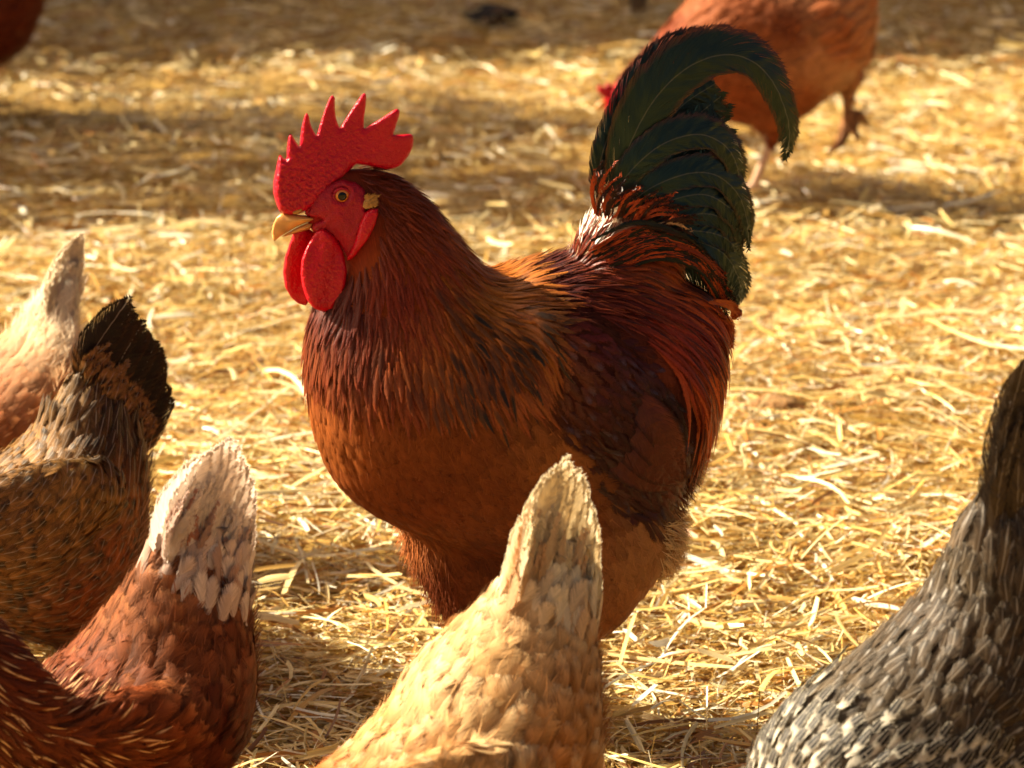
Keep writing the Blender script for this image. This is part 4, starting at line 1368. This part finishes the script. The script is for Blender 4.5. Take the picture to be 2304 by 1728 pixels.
def buff_hen():
    ox, oy, s = 700, 980, 2.218
    pl = Plane(1050, 1500, 3.25, 35)
    st = zs([(1150, 560, 1340, 560, .005), (1030, 640, 1370, 660, .014), (880, 830, 1420, 860, .040), (660, 1030, 1440, 1150, .072), (495, 1180, 1455, 1400, .092), (375, 1370, 1430, 1620, .100), (215, 1550, 1330, 1850, .102),
             (70, 1665, 1130, 2050, .098), (-130, 1770, 850, 2150, .085), (-330, 1850, 450, 2130, .062), (-500, 1980, 100, 2200, .045), (-620, 2150, -250, 2380, .032), (-660, 2400, -430, 2480, .02)], ox, oy, s)
    cols = zc(ox, oy, s, (1200, 600, 236, 212, 172), (1000, 700, 236, 210, 168), (1300, 700, 238, 216, 180), (950, 950, 215, 165, 110), (1350, 800, 236, 214, 180), (1200, 1000, 212, 152, 90), (700, 1150, 226, 172, 108), (1100, 1250, 200, 130, 66),
              (1400, 1100, 214, 168, 118), (500, 1350, 228, 186, 130), (900, 1500, 196, 122, 58), (1300, 1450, 186, 116, 56), (400, 1600, 218, 156, 88), (0, 1900, 190, 110, 50), (1200, 1650, 204, 140, 78), (600, 2100, 200, 140, 80))

    def pat(base, px, n, L):
        sp = RNG.random(n) < .35

        def f(u, v, r):
            c = base[:, None, None] * np.ones((1, L + 1, 7, 1))
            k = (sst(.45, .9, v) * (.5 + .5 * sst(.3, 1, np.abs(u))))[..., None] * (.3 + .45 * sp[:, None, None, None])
            c = c * (1 - .38 * (1 - sst(.3, .8, v))[..., None])  # darker feather bases: shadow gaps between feathers put into the colour
            return c * (1 - k) + lin(240, 214, 170) * k
        return f

    def tc(k):
        st_ = RNG.random() < .45; a0 = RNG.uniform(-.5, .2); v1 = RNG.uniform(.35, .75); sh = RNG.uniform(.86, 1.0)

        def f(u, v, r):
            k_ = (sst(a0, a0 + .35, u) * (1 - sst(a0 + .6, a0 + 1.0, u)) * (1 - sst(v1 - .2, v1, v)) * (.75 if st_ else .08))[..., None]
            return lin(240, 224, 192) * sh * (1 - k_) + lin(196, 128, 66) * k_
        return f
    T = Zt(ox, oy, s, ([(1330, 1080), (1385, 850), (1405, 600)], .036), ([(1290, 1040), (1360, 700), (1408, 330)], .042), ([(1220, 980), (1270, 520), (1365, 130)], .046),
           ([(1090, 940), (1160, 480), (1292, 60)], .046), ([(980, 900), (1075, 520), (1232, 160)], .036))
    wing = [loft(pl, zs([(300, 1700, 500, 2000, .02, .075 * g), (700, 1550, 800, 1950, .026, .086 * g), (1050, 1530, 1150, 1800, .022, .086 * g), (1300, 1590, 1330, 1680, .010, .074 * g)], ox, oy, s)) for g in (1, -1)]
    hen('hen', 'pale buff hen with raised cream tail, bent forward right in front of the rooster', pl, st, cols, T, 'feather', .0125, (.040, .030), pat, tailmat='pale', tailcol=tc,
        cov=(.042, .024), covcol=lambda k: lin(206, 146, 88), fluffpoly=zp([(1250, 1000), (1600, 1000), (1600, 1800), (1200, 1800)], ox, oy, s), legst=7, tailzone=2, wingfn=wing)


def brown_hen():
    ox, oy, s = 0, 1000, 2.279
    pl = Plane(250, 1450, 3.38, 38)
    st = zs([(960, 400, 1180, 420, .005), (830, 470, 1270, 500, .014), (670, 660, 1290, 760, .042), (480, 900, 1340, 1050, .076), (320, 1060, 1340, 1300, .097), (180, 1160, 1260, 1550, .104), (120, 1180, 1020, 1800, .104),
             (80, 1080, 700, 1950, .100), (20, 940, 250, 1950, .092), (-60, 850, -300, 1750, .07), (-150, 760, -480, 1400, .05), (-230, 640, -500, 1050, .036), (-330, 560, -480, 760, .024)], ox, oy, s)
    cols = zc(ox, oy, s, (1000, 400, 226, 200, 180), (850, 450, 225, 180, 150), (1250, 600, 230, 200, 176), (900, 560, 215, 178, 150), (900, 700, 142, 73, 36), (700, 700, 172, 101, 55), (1100, 750, 147, 79, 42), (500, 950, 178, 103, 55),
              (700, 1000, 142, 75, 35), (1000, 1000, 126, 61, 28), (300, 1150, 164, 79, 35), (800, 1300, 100, 41, 20), (1250, 1000, 173, 111, 70), (1300, 1200, 214, 150, 104), (400, 1350, 147, 75, 36), (900, 1600, 92, 36, 18),
              (100, 1200, 151, 72, 30), (0, 1000, 126, 51, 23), (100, 1600, 84, 29, 15), (600, 1600, 100, 39, 18), (1150, 1500, 117, 53, 28))  # lower side darker than the back: its shade is put into the colour

    def pat(base, px, n, L):
        nk = inpoly(zp([(-400, 600), (40, 880), (140, 1150), (420, 1300), (420, 1660), (-400, 1900)], ox, oy, s), px)
        sp = (RNG.random(n) < .0) & nk
        pe = RNG.random(n) < .3

        def f(u, v, r):
            c = base[:, None, None] * np.ones((1, L + 1, 7, 1))
            k = (sst(.45, .75, v) * (1 - sst(.1, .6, np.abs(u))))[..., None] * sp[:, None, None, None]
            e = (sst(.6, 1, v) * .3)[..., None] * (pe & ~nk)[:, None, None, None]
            c = c * (1 - .45 * (1 - sst(.3, .85, v))[..., None])  # darker bases, lighter tips: shadow gaps and lit scallops put into the colour
            c = c * (1 - e) + lin(210, 140, 86) * e
            return c * (1 - k) + lin(222, 180, 130) * k
        return f

    def tc(k):
        st_ = RNG.random() < .45; a0 = RNG.uniform(-.5, .2); v1 = RNG.uniform(.35, .7); sh = RNG.uniform(.86, 1.0)

        def f(u, v, r):
            k_ = (sst(a0, a0 + .35, u) * (1 - sst(a0 + .6, a0 + 1.0, u)) * (1 - sst(v1 - .2, v1, v)) * (.8 if st_ else .08))[..., None]
            return lin(240, 226, 212) * sh * (1 - k_) + lin(176, 88, 44) * k_
        return f
    T = Zt(ox, oy, s, ([(1150, 760), (1230, 560), (1282, 350)], .038), ([(1080, 720), (1190, 430), (1290, 140)], .044), ([(1000, 680), (1115, 330), (1262, -5)], .048),
           ([(900, 640), (1010, 320), (1195, -70)], .048), ([(815, 600), (900, 320), (1100, 20)], .040))
    wing = [loft(pl, zs([(250, 1380, 450, 1700, .02, .078 * g), (650, 1250, 800, 1650, .026, .086 * g), (950, 1230, 1080, 1520, .022, .084 * g), (1160, 1300, 1210, 1400, .010, .072 * g)], ox, oy, s)) for g in (1, -1)]
    neckp = zp([(-400, 600), (40, 880), (140, 1150), (420, 1300), (420, 1660), (-400, 1900)], ox, oy, s)

    def neck(b, a, ok):
        p, n = b.roots(inpoly(neckp, b.fpx) & ok, .0062)
        px = b.pl.px(p)
        P_, N_ = b.march(p, n, .028 + .012 * RNG.random(len(p)), 8, lift=.006, base=.002, cling=(1, .75), jit=.12)
        base = field(cols, px, .15) * .8
        sp = RNG.random(len(p)) < .4

        def f(u, v, r):
            c = base[:, None, None] * np.ones((1, 9, 5, 1))
            k = (sst(.3, .5, v) * (1 - sst(.0, .45, np.abs(u))) * (1 - sst(.85, 1, v)))[..., None] * sp[:, None, None, None]
            return c * (1 - k) + lin(225, 180, 125) * k
        ribbons(a, P_, N_, np.full(len(p), .0075), prof_lance(8, .4), 5, ragged=.1, colf=f, roll=.3)
    nf = lambda px: np.where(inpoly(zp([(-400, 600), (40, 880), (140, 1150), (420, 1300), (420, 1660), (-400, 1900)], ox, oy, s), px), .85, 1.)
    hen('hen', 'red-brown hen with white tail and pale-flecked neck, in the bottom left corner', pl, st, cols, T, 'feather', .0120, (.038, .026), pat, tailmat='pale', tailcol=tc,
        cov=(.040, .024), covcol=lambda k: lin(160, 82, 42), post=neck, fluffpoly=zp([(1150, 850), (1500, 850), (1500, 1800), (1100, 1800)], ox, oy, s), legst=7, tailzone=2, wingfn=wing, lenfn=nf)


def speckled_hen():
    ox, oy, s = 0, 480, 2.305
    pl = Plane(150, 1050, 3.85, 30)
    st = zs([(480, 830, 690, 1020, .005), (400, 830, 720, 1120, .014), (265, 960, 775, 1340, .050), (115, 1120, 775, 1600, .085), (-50, 1240, 720, 1880, .100), (-220, 1370, 560, 2140, .105), (-400, 1480, 300, 2240, .100), (-570, 1600, -120, 2180, .085),
             (-700, 1760, -350, 2200, .055), (-790, 1950, -560, 2280, .034), (-800, 2180, -680, 2330, .02)], ox, oy, s)
    cols = zc(ox, oy, s, (450, 850, 123, 88, 44), (300, 1000, 197, 148, 89), (600, 1050, 134, 100, 60), (760, 1200, 168, 132, 91), (780, 1400, 196, 159, 117), (300, 1350, 179, 127, 62), (100, 1300, 190, 136, 69), (600, 1400, 196, 116, 49),
              (650, 1550, 201, 111, 47), (100, 1600, 168, 113, 61), (400, 1700, 197, 104, 47), (200, 1900, 179, 91, 42), (600, 1850, 212, 188, 151), (450, 2000, 168, 141, 107), (-300, 1700, 168, 113, 56))

    def pat(base, px, n, L):
        blk = .5 + .5 * RNG.random(n)
        fl = inpoly(zp([(680, 1150), (900, 1150), (900, 1700), (650, 1700), (665, 1400)], ox, oy, s), px) | inpoly(zp([(100, 2000), (560, 1690), (900, 1690), (900, 2300), (100, 2300)], ox, oy, s), px)

        def f(u, v, r):
            c = base[:, None, None] * np.ones((1, L + 1, 7, 1))
            d = np.sin(v * 15 + 2.0 * np.abs(u) + r * 6)
            k = np.clip(sst(.5, .9, d) * .25 + 1.1 * (sst(.5, .66, v) * (1 - sst(.4, .75, np.abs(u))) * (1 - sst(.88, .97, v))), 0, 1) * blk[:, None, None] * np.where(fl, .45, .95)[:, None, None]
            return c * (1 - k[..., None]) + lin(34, 24, 18) * k[..., None]
        return f

    def tc(k):
        def f(u, v, r):
            m = (1 - sst(.1, .3, v)) * (.5 + .5 * np.sin(v * 60 + u * 3 + r * 9))
            e = .10 * sst(.6, 1, -u) * (1 - sst(.8, 1, v))
            kk = np.clip(m * .8 + e, 0, 1)[..., None]
            return lin(26, 18, 14) * (1 - kk) + lin(140, 94, 46) * kk
        return f
    T = Zt(ox, oy, s, ([(740, 1250), (800, 1060), (868, 920)], .042), ([(680, 1150), (760, 960), (835, 740)], .052), ([(610, 1050), (700, 830), (800, 620)], .052),
           ([(500, 950), (590, 730), (745, 500)], .052), ([(400, 880), (490, 700), (690, 410)], .042))
    wing = [loft(pl, zs([(-350, 1500, -250, 1900, .02, .088 * g), (50, 1330, 150, 1950, .03, .096 * g), (400, 1270, 420, 1700, .03, .096 * g), (620, 1350, 600, 1560, .02, .09 * g)], ox, oy, s)) for g in (1, -1)]
    hen('hen', 'black and tan speckled hen with raised black tail, beside the left edge', pl, st, cols, T, 'speck', .0098, pat=pat, tailmat='speck', tailcol=tc,
        cov=(.045, .020), covn=.010, strand_k=0, covs=34, covpat=lambda u, v, r, c_: (lambda k: lin(150, 108, 62) * (1 - k) + lin(30, 22, 16) * k)(np.clip((.55 + .5 * np.sin(v * 9 + r * 9 + 1.5 * u)) * (1 - .75 * sst(.45, 1, np.abs(u))) + .3 * sst(.6, 1, v), 0, 1)[..., None]), size=(.027, .019), fluffpoly=zp([(700, 1150), (900, 1150), (900, 1700), (560, 2100), (300, 2200), (400, 1900)], ox, oy, s), legst=6, tailzone=2, wingfn=wing)


def cream_hen():
    ox, oy, s = 0, 480, 2.305
    pl = Plane(60, 850, 4.2, 32)
    st = zs([(330, 280, 400, 300, .005), (260, 340, 405, 400, .014), (160, 455, 420, 600, .040), (10, 600, 420, 900, .072), (-140, 710, 340, 1150, .088), (-320, 830, 160, 1330, .094), (-500, 960, -60, 1420, .085),
             (-650, 1100, -300, 1440, .06), (-760, 1300, -540, 1540, .035), (-800, 1500, -680, 1640, .02)], ox, oy, s)
    cols = zc(ox, oy, s, (320, 350, 235, 222, 200), (250, 550, 240, 226, 205), (380, 550, 238, 226, 210), (150, 650, 236, 216, 186), (100, 800, 224, 184, 140), (300, 800, 220, 180, 140), (50, 950, 205, 140, 84), (200, 950, 200, 132, 78), (0, 1150, 180, 104, 54), (-300, 1100, 190, 120, 70))
    T = Zt(ox, oy, s, ([(350, 600), (390, 380), (432, 190)], .036), ([(300, 580), (350, 320), (440, 85)], .040), ([(230, 560), (280, 330), (400, 110)], .036))
    hen('hen', 'cream and buff hen with narrow pointed white tail, behind the speckled hen', pl, st, cols, T, 'pale', .011, (.034, .022), None, tailmat='pale',
        tailcol=lambda k: (lambda u, v, r: lin(238, 224, 200) * (1 + 0 * u[..., None] + 0 * v[..., None])), cov=(.055, .020), covn=.009, legst=5, tailzone=2,
        fluffpoly=zp([(150, 450), (480, 450), (480, 1000), (100, 1000)], ox, oy, s))


def grey_hen():
    ox, oy, s = 1650, 780, 1.749
    pl = Plane(2150, 1500, 3.22, 30)
    st = zs([(1150, 480, 1400, 520, .005), (1010, 580, 1460, 660, .018), (885, 740, 1540, 930, .052), (765, 975, 1600, 1230, .086), (600, 1145, 1560, 1550, .105), (420, 1285, 1400, 1850, .112), (275, 1405, 1100, 2060, .112),
             (160, 1560, 720, 2160, .095), (90, 1800, 420, 2260, .066), (30, 2050, 240, 2400, .042), (-30, 2350, 120, 2500, .022)], ox, oy, s)
    cols = zc(ox, oy, s, (1000, 560, 96, 76, 55), (920, 760, 144, 119, 90), (1000, 800, 123, 98, 73), (850, 950, 94, 76, 53), (1100, 950, 90, 69, 46), (700, 1100, 96, 74, 51), (1000, 1150, 91, 69, 44), (500, 1250, 91, 72, 51),
              (800, 1350, 91, 69, 44), (1100, 1300, 94, 69, 40), (300, 1400, 98, 79, 58), (1100, 1500, 88, 61, 33), (200, 1550, 195, 170, 137), (500, 1500, 131, 111, 86), (700, 1550, 144, 118, 88), (300, 1650, 211, 184, 146), (600, 1640, 195, 170, 132), (1000, 1650, 107, 75, 44), (300, 2000, 206, 179, 140))

    def pat(base, px, n, L):
        y = (px[:, 1] - oy) * s; x = (px[:, 0] - ox) * s
        nk = sst(1400, 1560, y + .18 * (x - 300) * -1) * (1 - sst(750, 1000, x))
        wsh = (RNG.random(n) < .3) & (nk < .6)

        def f(u, v, r):
            c = base[:, None, None] * np.ones((1, L + 1, 7, 1))
            nn_ = nk[:, None, None]
            dark = (sst(.5, .7, v) * (1 - sst(.45, .8, np.abs(u))) * (1 - sst(.90, .97, v)))
            bars = .5 + .5 * np.sin(v * 22 + np.abs(u) * 2)
            body = (.55 * dark + .25 * bars * dark) * (1 - nn_)
            k = (body + dark * nn_ * 1.0)[..., None]
            c = c * (1 - k) + lin(30, 24, 20) * k
            e = (np.maximum(sst(.6, .95, np.abs(u)) * sst(.3, .7, v), sst(.93, .98, v)))[..., None] * (.16 * (1 - nn_) + .5 * nn_)[..., None]
            c = c * (1 - e) + lin(232, 220, 198) * e
            sh = ((1 - sst(.0, .2, np.abs(u))) * sst(.5, .7, v) * wsh[:, None, None])[..., None] * .4
            return c * (1 - sh) + lin(220, 214, 206) * sh
        return f

    def tc(k):
        def f(u, v, r):
            b_ = .5 + .5 * np.sin(v * 40 + 2 * np.abs(u) + r * 5)
            kk = (.2 * b_ + .35 * sst(.7, 1, np.abs(u)))[..., None]
            return lin(56, 45, 36) * (1 - kk) + lin(118, 100, 82) * kk
        return f
    T = Zt(ox, oy, s, ([(1380, 820), (1450, 450), (1520, 120)], .05), ([(1280, 800), (1350, 400), (1440, 20)], .052), ([(1180, 780), (1250, 380), (1340, -40)], .052),
           ([(1100, 760), (1150, 380), (1240, -60)], .050), ([(1010, 740), (1060, 380), (1150, 20)], .042))
    wing = [loft(pl, zs([(420, 1500, 600, 2000, .02, .095 * g), (850, 1300, 950, 1900, .03, .102 * g), (1200, 1250, 1300, 1750, .026, .098 * g), (1450, 1350, 1480, 1550, .012, .085 * g)], ox, oy, s)) for g in (1, -1)]

    def neck(b, a, ok):
        x = (b.fpx[:, 0] - ox) * s; y = (b.fpx[:, 1] - oy) * s
        m = (y > 1360 + .18 * (x - 300) * 1.2) & (x < 1050) & ok
        p, n = b.roots(m, .0100)
        px = b.pl.px(p)
        P_, N_ = b.march(p, n, .030 + .010 * RNG.random(len(p)), 8, lift=.005, base=.0055, cling=(1, .8), jit=.12)
        keep = RNG.random(len(p)) < sst(1360, 1500, (px[:, 1] - oy) * s) * .95 + .05
        P_, N_ = P_[keep], N_[keep]; m_ = len(P_)
        wv = .75 + .25 * RNG.random(m_)

        def f(u, v, r):
            c = lin(222, 210, 188) * (np.ones((m_, 9, 5, 1)) * wv[:, None, None, None])
            k = (sst(.3, .5, v) * (1 - sst(.5, .8, np.abs(u))) * (1 - sst(.93, .985, v)))[..., None]
            return c * (1 - k) + lin(26, 20, 16) * k
        ribbons(a, P_, N_, np.full(m_, .0135), prof_round(8, .5, 3), 5, ragged=.12, colf=f, roll=.15, camber=.1)

    def lf(px):
        y = (px[:, 1] - oy) * s; x = (px[:, 0] - ox) * s
        return 1 - .2 * sst(1400, 1560, y) * (1 - sst(750, 1000, x))
    hen('hen', 'grey barred hen with white and black flecked neck, cut off by the right edge', pl, st, cols, T, 'speck', .0105, (.030, .0165), pat, tailmat='speck', tailcol=tc,
        cov=(.055, .022), covn=.012, strand_k=0, legst=7, tailzone=2, post=neck, lenfn=lf, covw=.026)


def back_hen():
    ox, oy, s = 1300, 0, 2.203
    pl = Plane(1650, 200, 5.62, 14)
    st = zs([(1400, -190, 1440, -20, .03), (1330, -190, 1436, 200, .055), (1230, -170, 1370, 385, .080), (1090, -160, 1210, 500, .095), (900, -150, 1060, 610, .098), (720, -110, 900, 640, .092), (590, -40, 740, 610, .080),
             (480, 80, 600, 600, .062), (390, 185, 470, 570, .046), (310, 270, 370, 560, .034), (220, 360, 270, 550, .026), (160, 425, 190, 555, .019), (120, 470, 140, 540, .010)], ox, oy, s)
    cols = zc(ox, oy, s, (1400, 0, 214, 160, 112), (1390, 200, 236, 200, 158), (1300, 60, 206, 150, 104), (1300, 200, 220, 172, 126), (1230, 330, 212, 160, 112), (1130, 230, 196, 130, 84), (1180, 420, 204, 148, 100), (1420, 100, 236, 200, 158), (1330, 100, 214, 160, 112), (1250, 250, 196, 130, 80), (1100, 300, 200, 136, 88), (1150, 150, 168, 92, 46), (900, 100, 136, 68, 34), (700, 50, 156, 84, 46), (550, 50, 176, 100, 58), (1000, 450, 160, 86, 44),
              (850, 550, 150, 78, 38), (950, 650, 130, 56, 28), (700, 450, 145, 70, 34), (450, 250, 140, 60, 26), (350, 350, 120, 44, 20), (250, 430, 110, 34, 16), (1300, 350, 186, 114, 64))

    def zpnt(x, y, sd_):
        return pl.P(ox + x / s, oy + y / s, sd_)
    K1, H1 = zpnt(965, 600, .03), zpnt(962, 690, .03)
    F1 = zpnt(868, 860, .03); F1 = np.array([F1[0], F1[1], .012])
    parts = [round_tube([K1, H1, H1 * .5 + F1 * .5, F1], [.036, .011, .0085, .009], 24),
             loft(pl, zs([(800, 520, 1080, 500, .05, .03), (850, 610, 1040, 600, .04, .03), (905, 665, 1000, 665, .022, .03), (930, 700, 985, 700, .010, .03)], ox, oy, s)),
             loft(pl, zs([(1180, 380, 1390, 330, .04, -.03), (1270, 420, 1370, 410, .02, -.03), (1300, 450, 1350, 450, .010, -.03)], ox, oy, s))]
    for ang, ln in ((-30, .85), (0, 1.), (30, .85), (180, .45)):
        d = pl.h * math.cos(rad(ang)) + pl.n * math.sin(rad(ang))
        e = F1 + d * .055 * ln
        parts.append(round_tube([F1, (F1 + e) / 2 + ZUP * .003, e * [1, 1, 0] + ZUP * .006], [.0065, .005, .002], 12, 8))
    # the other foot is coming off the ground, toes hanging down
    K2, A2, B2 = zpnt(1330, 380, -.03), zpnt(1335, 470, -.03), zpnt(1340, 600, -.03)
    parts.append(round_tube([K2, A2, (A2 + B2) / 2, B2], [.03, .011, .0085, .0095], 20))
    for x, y, x2, y2, ds in ((1310, 690, 1225, 785, 0), (1370, 650, 1390, 715, .02), (1300, 670, 1290, 745, -.02), (1385, 575, 1440, 605, 0.)):
        parts.append(round_tube([B2, zpnt(x, y, -.03 + ds * .6), zpnt(x2, y2, -.03 + ds)], [.0075, .0058, .003], 12, 8))
    T = Zt(ox, oy, s, ([(1330, -60), (1420, -220), (1540, -340)], .05), ([(1300, -80), (1380, -260), (1480, -400)], .05), ([(1250, -100), (1330, -280), (1410, -420)], .045))
    redp = zp([(60, 380), (215, 425), (250, 440), (245, 570), (60, 620)], ox, oy, s)
    pinkc = LEGC['pink']; brn = LEGC['brown']
    b = hen('hen', 'russet hen striding and pecking behind the rooster tail', pl, st, cols, T, 'feather', .010, (.030, .020), None, voxel=.0045, legs=False, extra=parts, tailcol=lambda k: (lambda u, v, r: lin(180, 96, 50) * (1 + 0 * u[..., None] + 0 * v[..., None])),
            flesh=zp([(60, 380), (215, 425), (250, 440), (245, 570), (60, 620), (930, 690), (1000, 690), (1000, 1000), (60, 1000), (60, 380)], ox, oy, s), group=None)

    def leg(v, q, c):
        d1 = np.minimum(np.linalg.norm(v - (H1 + (F1 - H1) * np.clip(((v - H1) @ (F1 - H1)) / ((F1 - H1) @ (F1 - H1)), 0, 1)[:, None]), axis=1), np.where(v[:, 2] < .03, 0, 1))
        c = np.where((d1 < .014)[:, None], pinkc, c)
        d2 = (q[:, 1] > 455 / s) & (q[:, 0] > ox + 1215 / s) & (pl.side(v) < 0)
        c = np.where(d2[:, None], brn, c)
        hd = inpoly(redp, q)
        return np.where(hd[:, None], lin(180, 16, 24), c)
    at = b.me.attributes['Col']
    cc = np.empty(len(b.v) * 4, np.float32); at.data.foreach_get('color', cc); cc = cc.reshape(-1, 4)
    cc[:, :3] = leg(b.v, pl.px(b.v), cc[:, :3].astype(float)); at.data.foreach_set('color', cc.ravel())
    # red head furniture
    for nm, poly, sd_, th in (('comb', [(110, 470), (95, 440), (112, 418), (130, 432), (150, 405), (168, 428), (192, 410), (205, 435), (235, 425), (240, 455), (200, 480), (150, 500)], .0, .004),
                              ('wattle', [(150, 520), (185, 530), (205, 560), (190, 590), (165, 592), (148, 565)], .012, .004), ('wattle', [(140, 520), (175, 530), (190, 560), (175, 592), (150, 590), (135, 560)], -.012, .004)):
        a = Acc()
        puff(a, zp(poly, ox, oy, s), lambda q, t, sd_=sd_: pl.P(q[:, 0], q[:, 1], sd_ + t), th, 5, 3.)
        a.build(nm, M['comb'], b.o)
    a = Acc()
    puff(a, zp([(75, 545), (110, 500), (140, 500), (140, 535), (105, 540)], ox, oy, s), lambda q, t: pl.P(q[:, 0], q[:, 1], t), .005, 5, 3.)
    a.build('beak', M['beak'], b.o)
    for sg in (1, -1):
        e = pl.P(ox + 172 / s, oy + 478 / s, .0)
        a = Acc(); a.add(*loft(Plane(0, 0, 1, 0), [(0, 0, 0, 0, 0)] * 2, 2, 4)) if False else None
        c0 = e + pl.n * .020 * sg
        a.add(*round_tube([c0 - pl.n * .003 * sg, c0, c0 + pl.n * .003 * sg], [.004, .0048, .002], 8, 12))
        a.build('eye', M['pupil'], b.o)


def corner_hen():
    pl = Plane(-100, 100, 6.1, 10)
    st = [(66, -170, 100, -40, .03), (20, -180, 78, 50, .07), (-60, -165, 30, 135, .09), (-180, -150, -90, 190, .10), (-290, -150, -260, 185, .09), (-370, -165, -370, 80, .06), (-430, -260, -470, -60, .036), (-460, -330, -520, -250, .025), (-490, -320, -540, -275, .012)]
    cols = [(80, -50, 150, 62, 28), (20, 60, 140, 54, 24), (-80, 140, 150, 64, 30), (-300, 0, 150, 60, 26)]
    T = [([(40, -120, .0), (100, -220, 0.), (170, -300, 0)], .05), ([(20, -140, .006), (70, -250, 0.006), (120, -340, 0.006)], .05)]
    hen('hen', 'dark brown hen showing only its rump in the top left corner', pl, st, cols, T, 'feather', .013, (.034, .022), None, voxel=.007, tailcol=lambda k: (lambda u, v, r: lin(110, 50, 26) * (1 + 0 * u[..., None] + 0 * v[..., None])), legst=4, group=None)


for fn, g_ in ((buff_hen, .86), (brown_hen, .66), (speckled_hen, .56), (cream_hen, 1.0), (grey_hen, .50), (back_hen, .88), (corner_hen, .6)):
    GAIN['v'] = g_
    fn()

# ------------------------------------------------------------------ buildings added out of view left of the yard to shade its back
def box(acc, x0, x1, y0, y1, z0, z1, col=.5):
    v = np.array([(x, y, z) for x in (x0, x1) for y in (y0, y1) for z in (z0, z1)])
    f = [(0, 1, 3, 2), (4, 6, 7, 5), (0, 4, 5, 1), (2, 3, 7, 6), (0, 2, 6, 4), (1, 5, 7, 3)]
    acc.add(v, f, col)


def shade_buildings():
    wood = plain_mat('weathered_boards', lin(120, 92, 66), rough=.8, noise=.4, scale=6, bump=.004)
    roof = plain_mat('tin_roof', lin(120, 120, 118), rough=.5, noise=.25, scale=4, bump=.003)
    k = math.sin(rad(0)) 
    # added building: its eave line draws the edge of the shade at the back
    e = bpy.data.objects.new('shade_barn', None); C.objects.link(e)
    e.location = (-6, 10, 0)
    tag(e, 'unseen board building added left of the yard to cast shade', 'shade_barn')

    def put(a, nm, m, smooth=False):
        a_v = np.concatenate(a.v) - np.array(e.location)
        f = np.concatenate(a.f)
        return mesh_obj(nm, a_v, f, m, e, np.hstack([np.concatenate(a.c), np.zeros((len(a_v), 1))]), np.concatenate(a.w), smooth=False)
    a = Acc()
    y0 = 7.78
    for i in range(30):
        x = -9.0 + i * .22
        box(a, x, x + .21, y0, y0 + .03, 0, 3.0)
    for i in range(24):
        y = y0 + .05 + i * .22
        box(a, -2.43, -2.40, y, y + .21, 0, 3.0)
    put(a, 'wall', wood)
    a = Acc(); box(a, -9.2, -2.2, y0 - .12, y0 + 5.6, 3.003, 3.10); put(a, 'roof', roof)
    # added roof of gapped boards, placed to cast the nearer shade band
    e = bpy.data.objects.new('shade_board_roof', None); C.objects.link(e)
    e.location = (-3.7, 6.5, 0)
    tag(e, 'unseen roof of gapped boards added left of the yard to cast shade', 'shelter')
    a = Acc(); y = 6.26; i = 0
    for gap, wd, xa, xb in ((0, .14, -4.9, -2.95), (.03, .18, -4.9, -2.55), (.04, .10, -4.9, -3.1), (.02, .15, -4.9, -2.75)):
        y += gap; box(a, xa, xb, y, y + wd, 2.23, 2.25); y += wd
    put(a, 'roof', wood)
    for x in (-4.8, -2.9):
        for yy in (6.3, 6.86):
            a = Acc(); box(a, x - .03, x + .03, yy - .03, yy + .03, 0, 2.228); put(a, 'post', wood)


shade_buildings()


def small_things():
    pl = Plane(1437, 20, 6.8, 0)
    a = Acc()
    g = pl.P(1437, 28)
    X, Y = g[0], g[1]
    box(a, X - .016, X + .016, Y - .016, Y + .016, -.01, .9)
    tag(a.build('post', plain_mat('grey_timber', lin(128, 112, 100), rough=.85, noise=.3, scale=30)), 'thin grey post standing in the straw at the top edge', 'post')
    # dark clod and a brown dropping
    for u, v, z, rx, ry, rz, col, lab, cat in ((1105, 45, 6.75, .05, .035, .022, (44, 38, 36), 'small dark clod lying on the shaded straw far behind', 'clod'),
                                               (1745, 925, 4.62, .038, .022, .016, (150, 110, 66), 'brown dropping half buried in straw right of the rooster', 'dropping')):
        d = FWD + RGT * (u - 1152) / FPX - UPV * (v - 864) / FPX
        c = CAMP + d * (-(H - .012) / d[2])
        ph = np.linspace(0, 2 * math.pi, 18, endpoint=False); th = np.linspace(.06, math.pi - .06, 10)
        r = []
        for t in th:
            k_ = 1 + .12 * np.sin(3 * ph + t * 4) + .08 * np.sin(7 * ph - 5 * t)
            r.append(np.stack([np.cos(ph) * math.sin(t) * rx * k_, np.sin(ph) * math.sin(t) * ry * k_, np.full(18, math.cos(t) * rz)], -1) + c + np.array([0, 0, rz * .4]))
        a = Acc(); a.add(*tube(np.array(r)))
        tag(a.build(cat, plain_mat(cat + '_mat', lin(*col), rough=.9, noise=.5, scale=90, bump=.004)), lab, cat)


small_things()
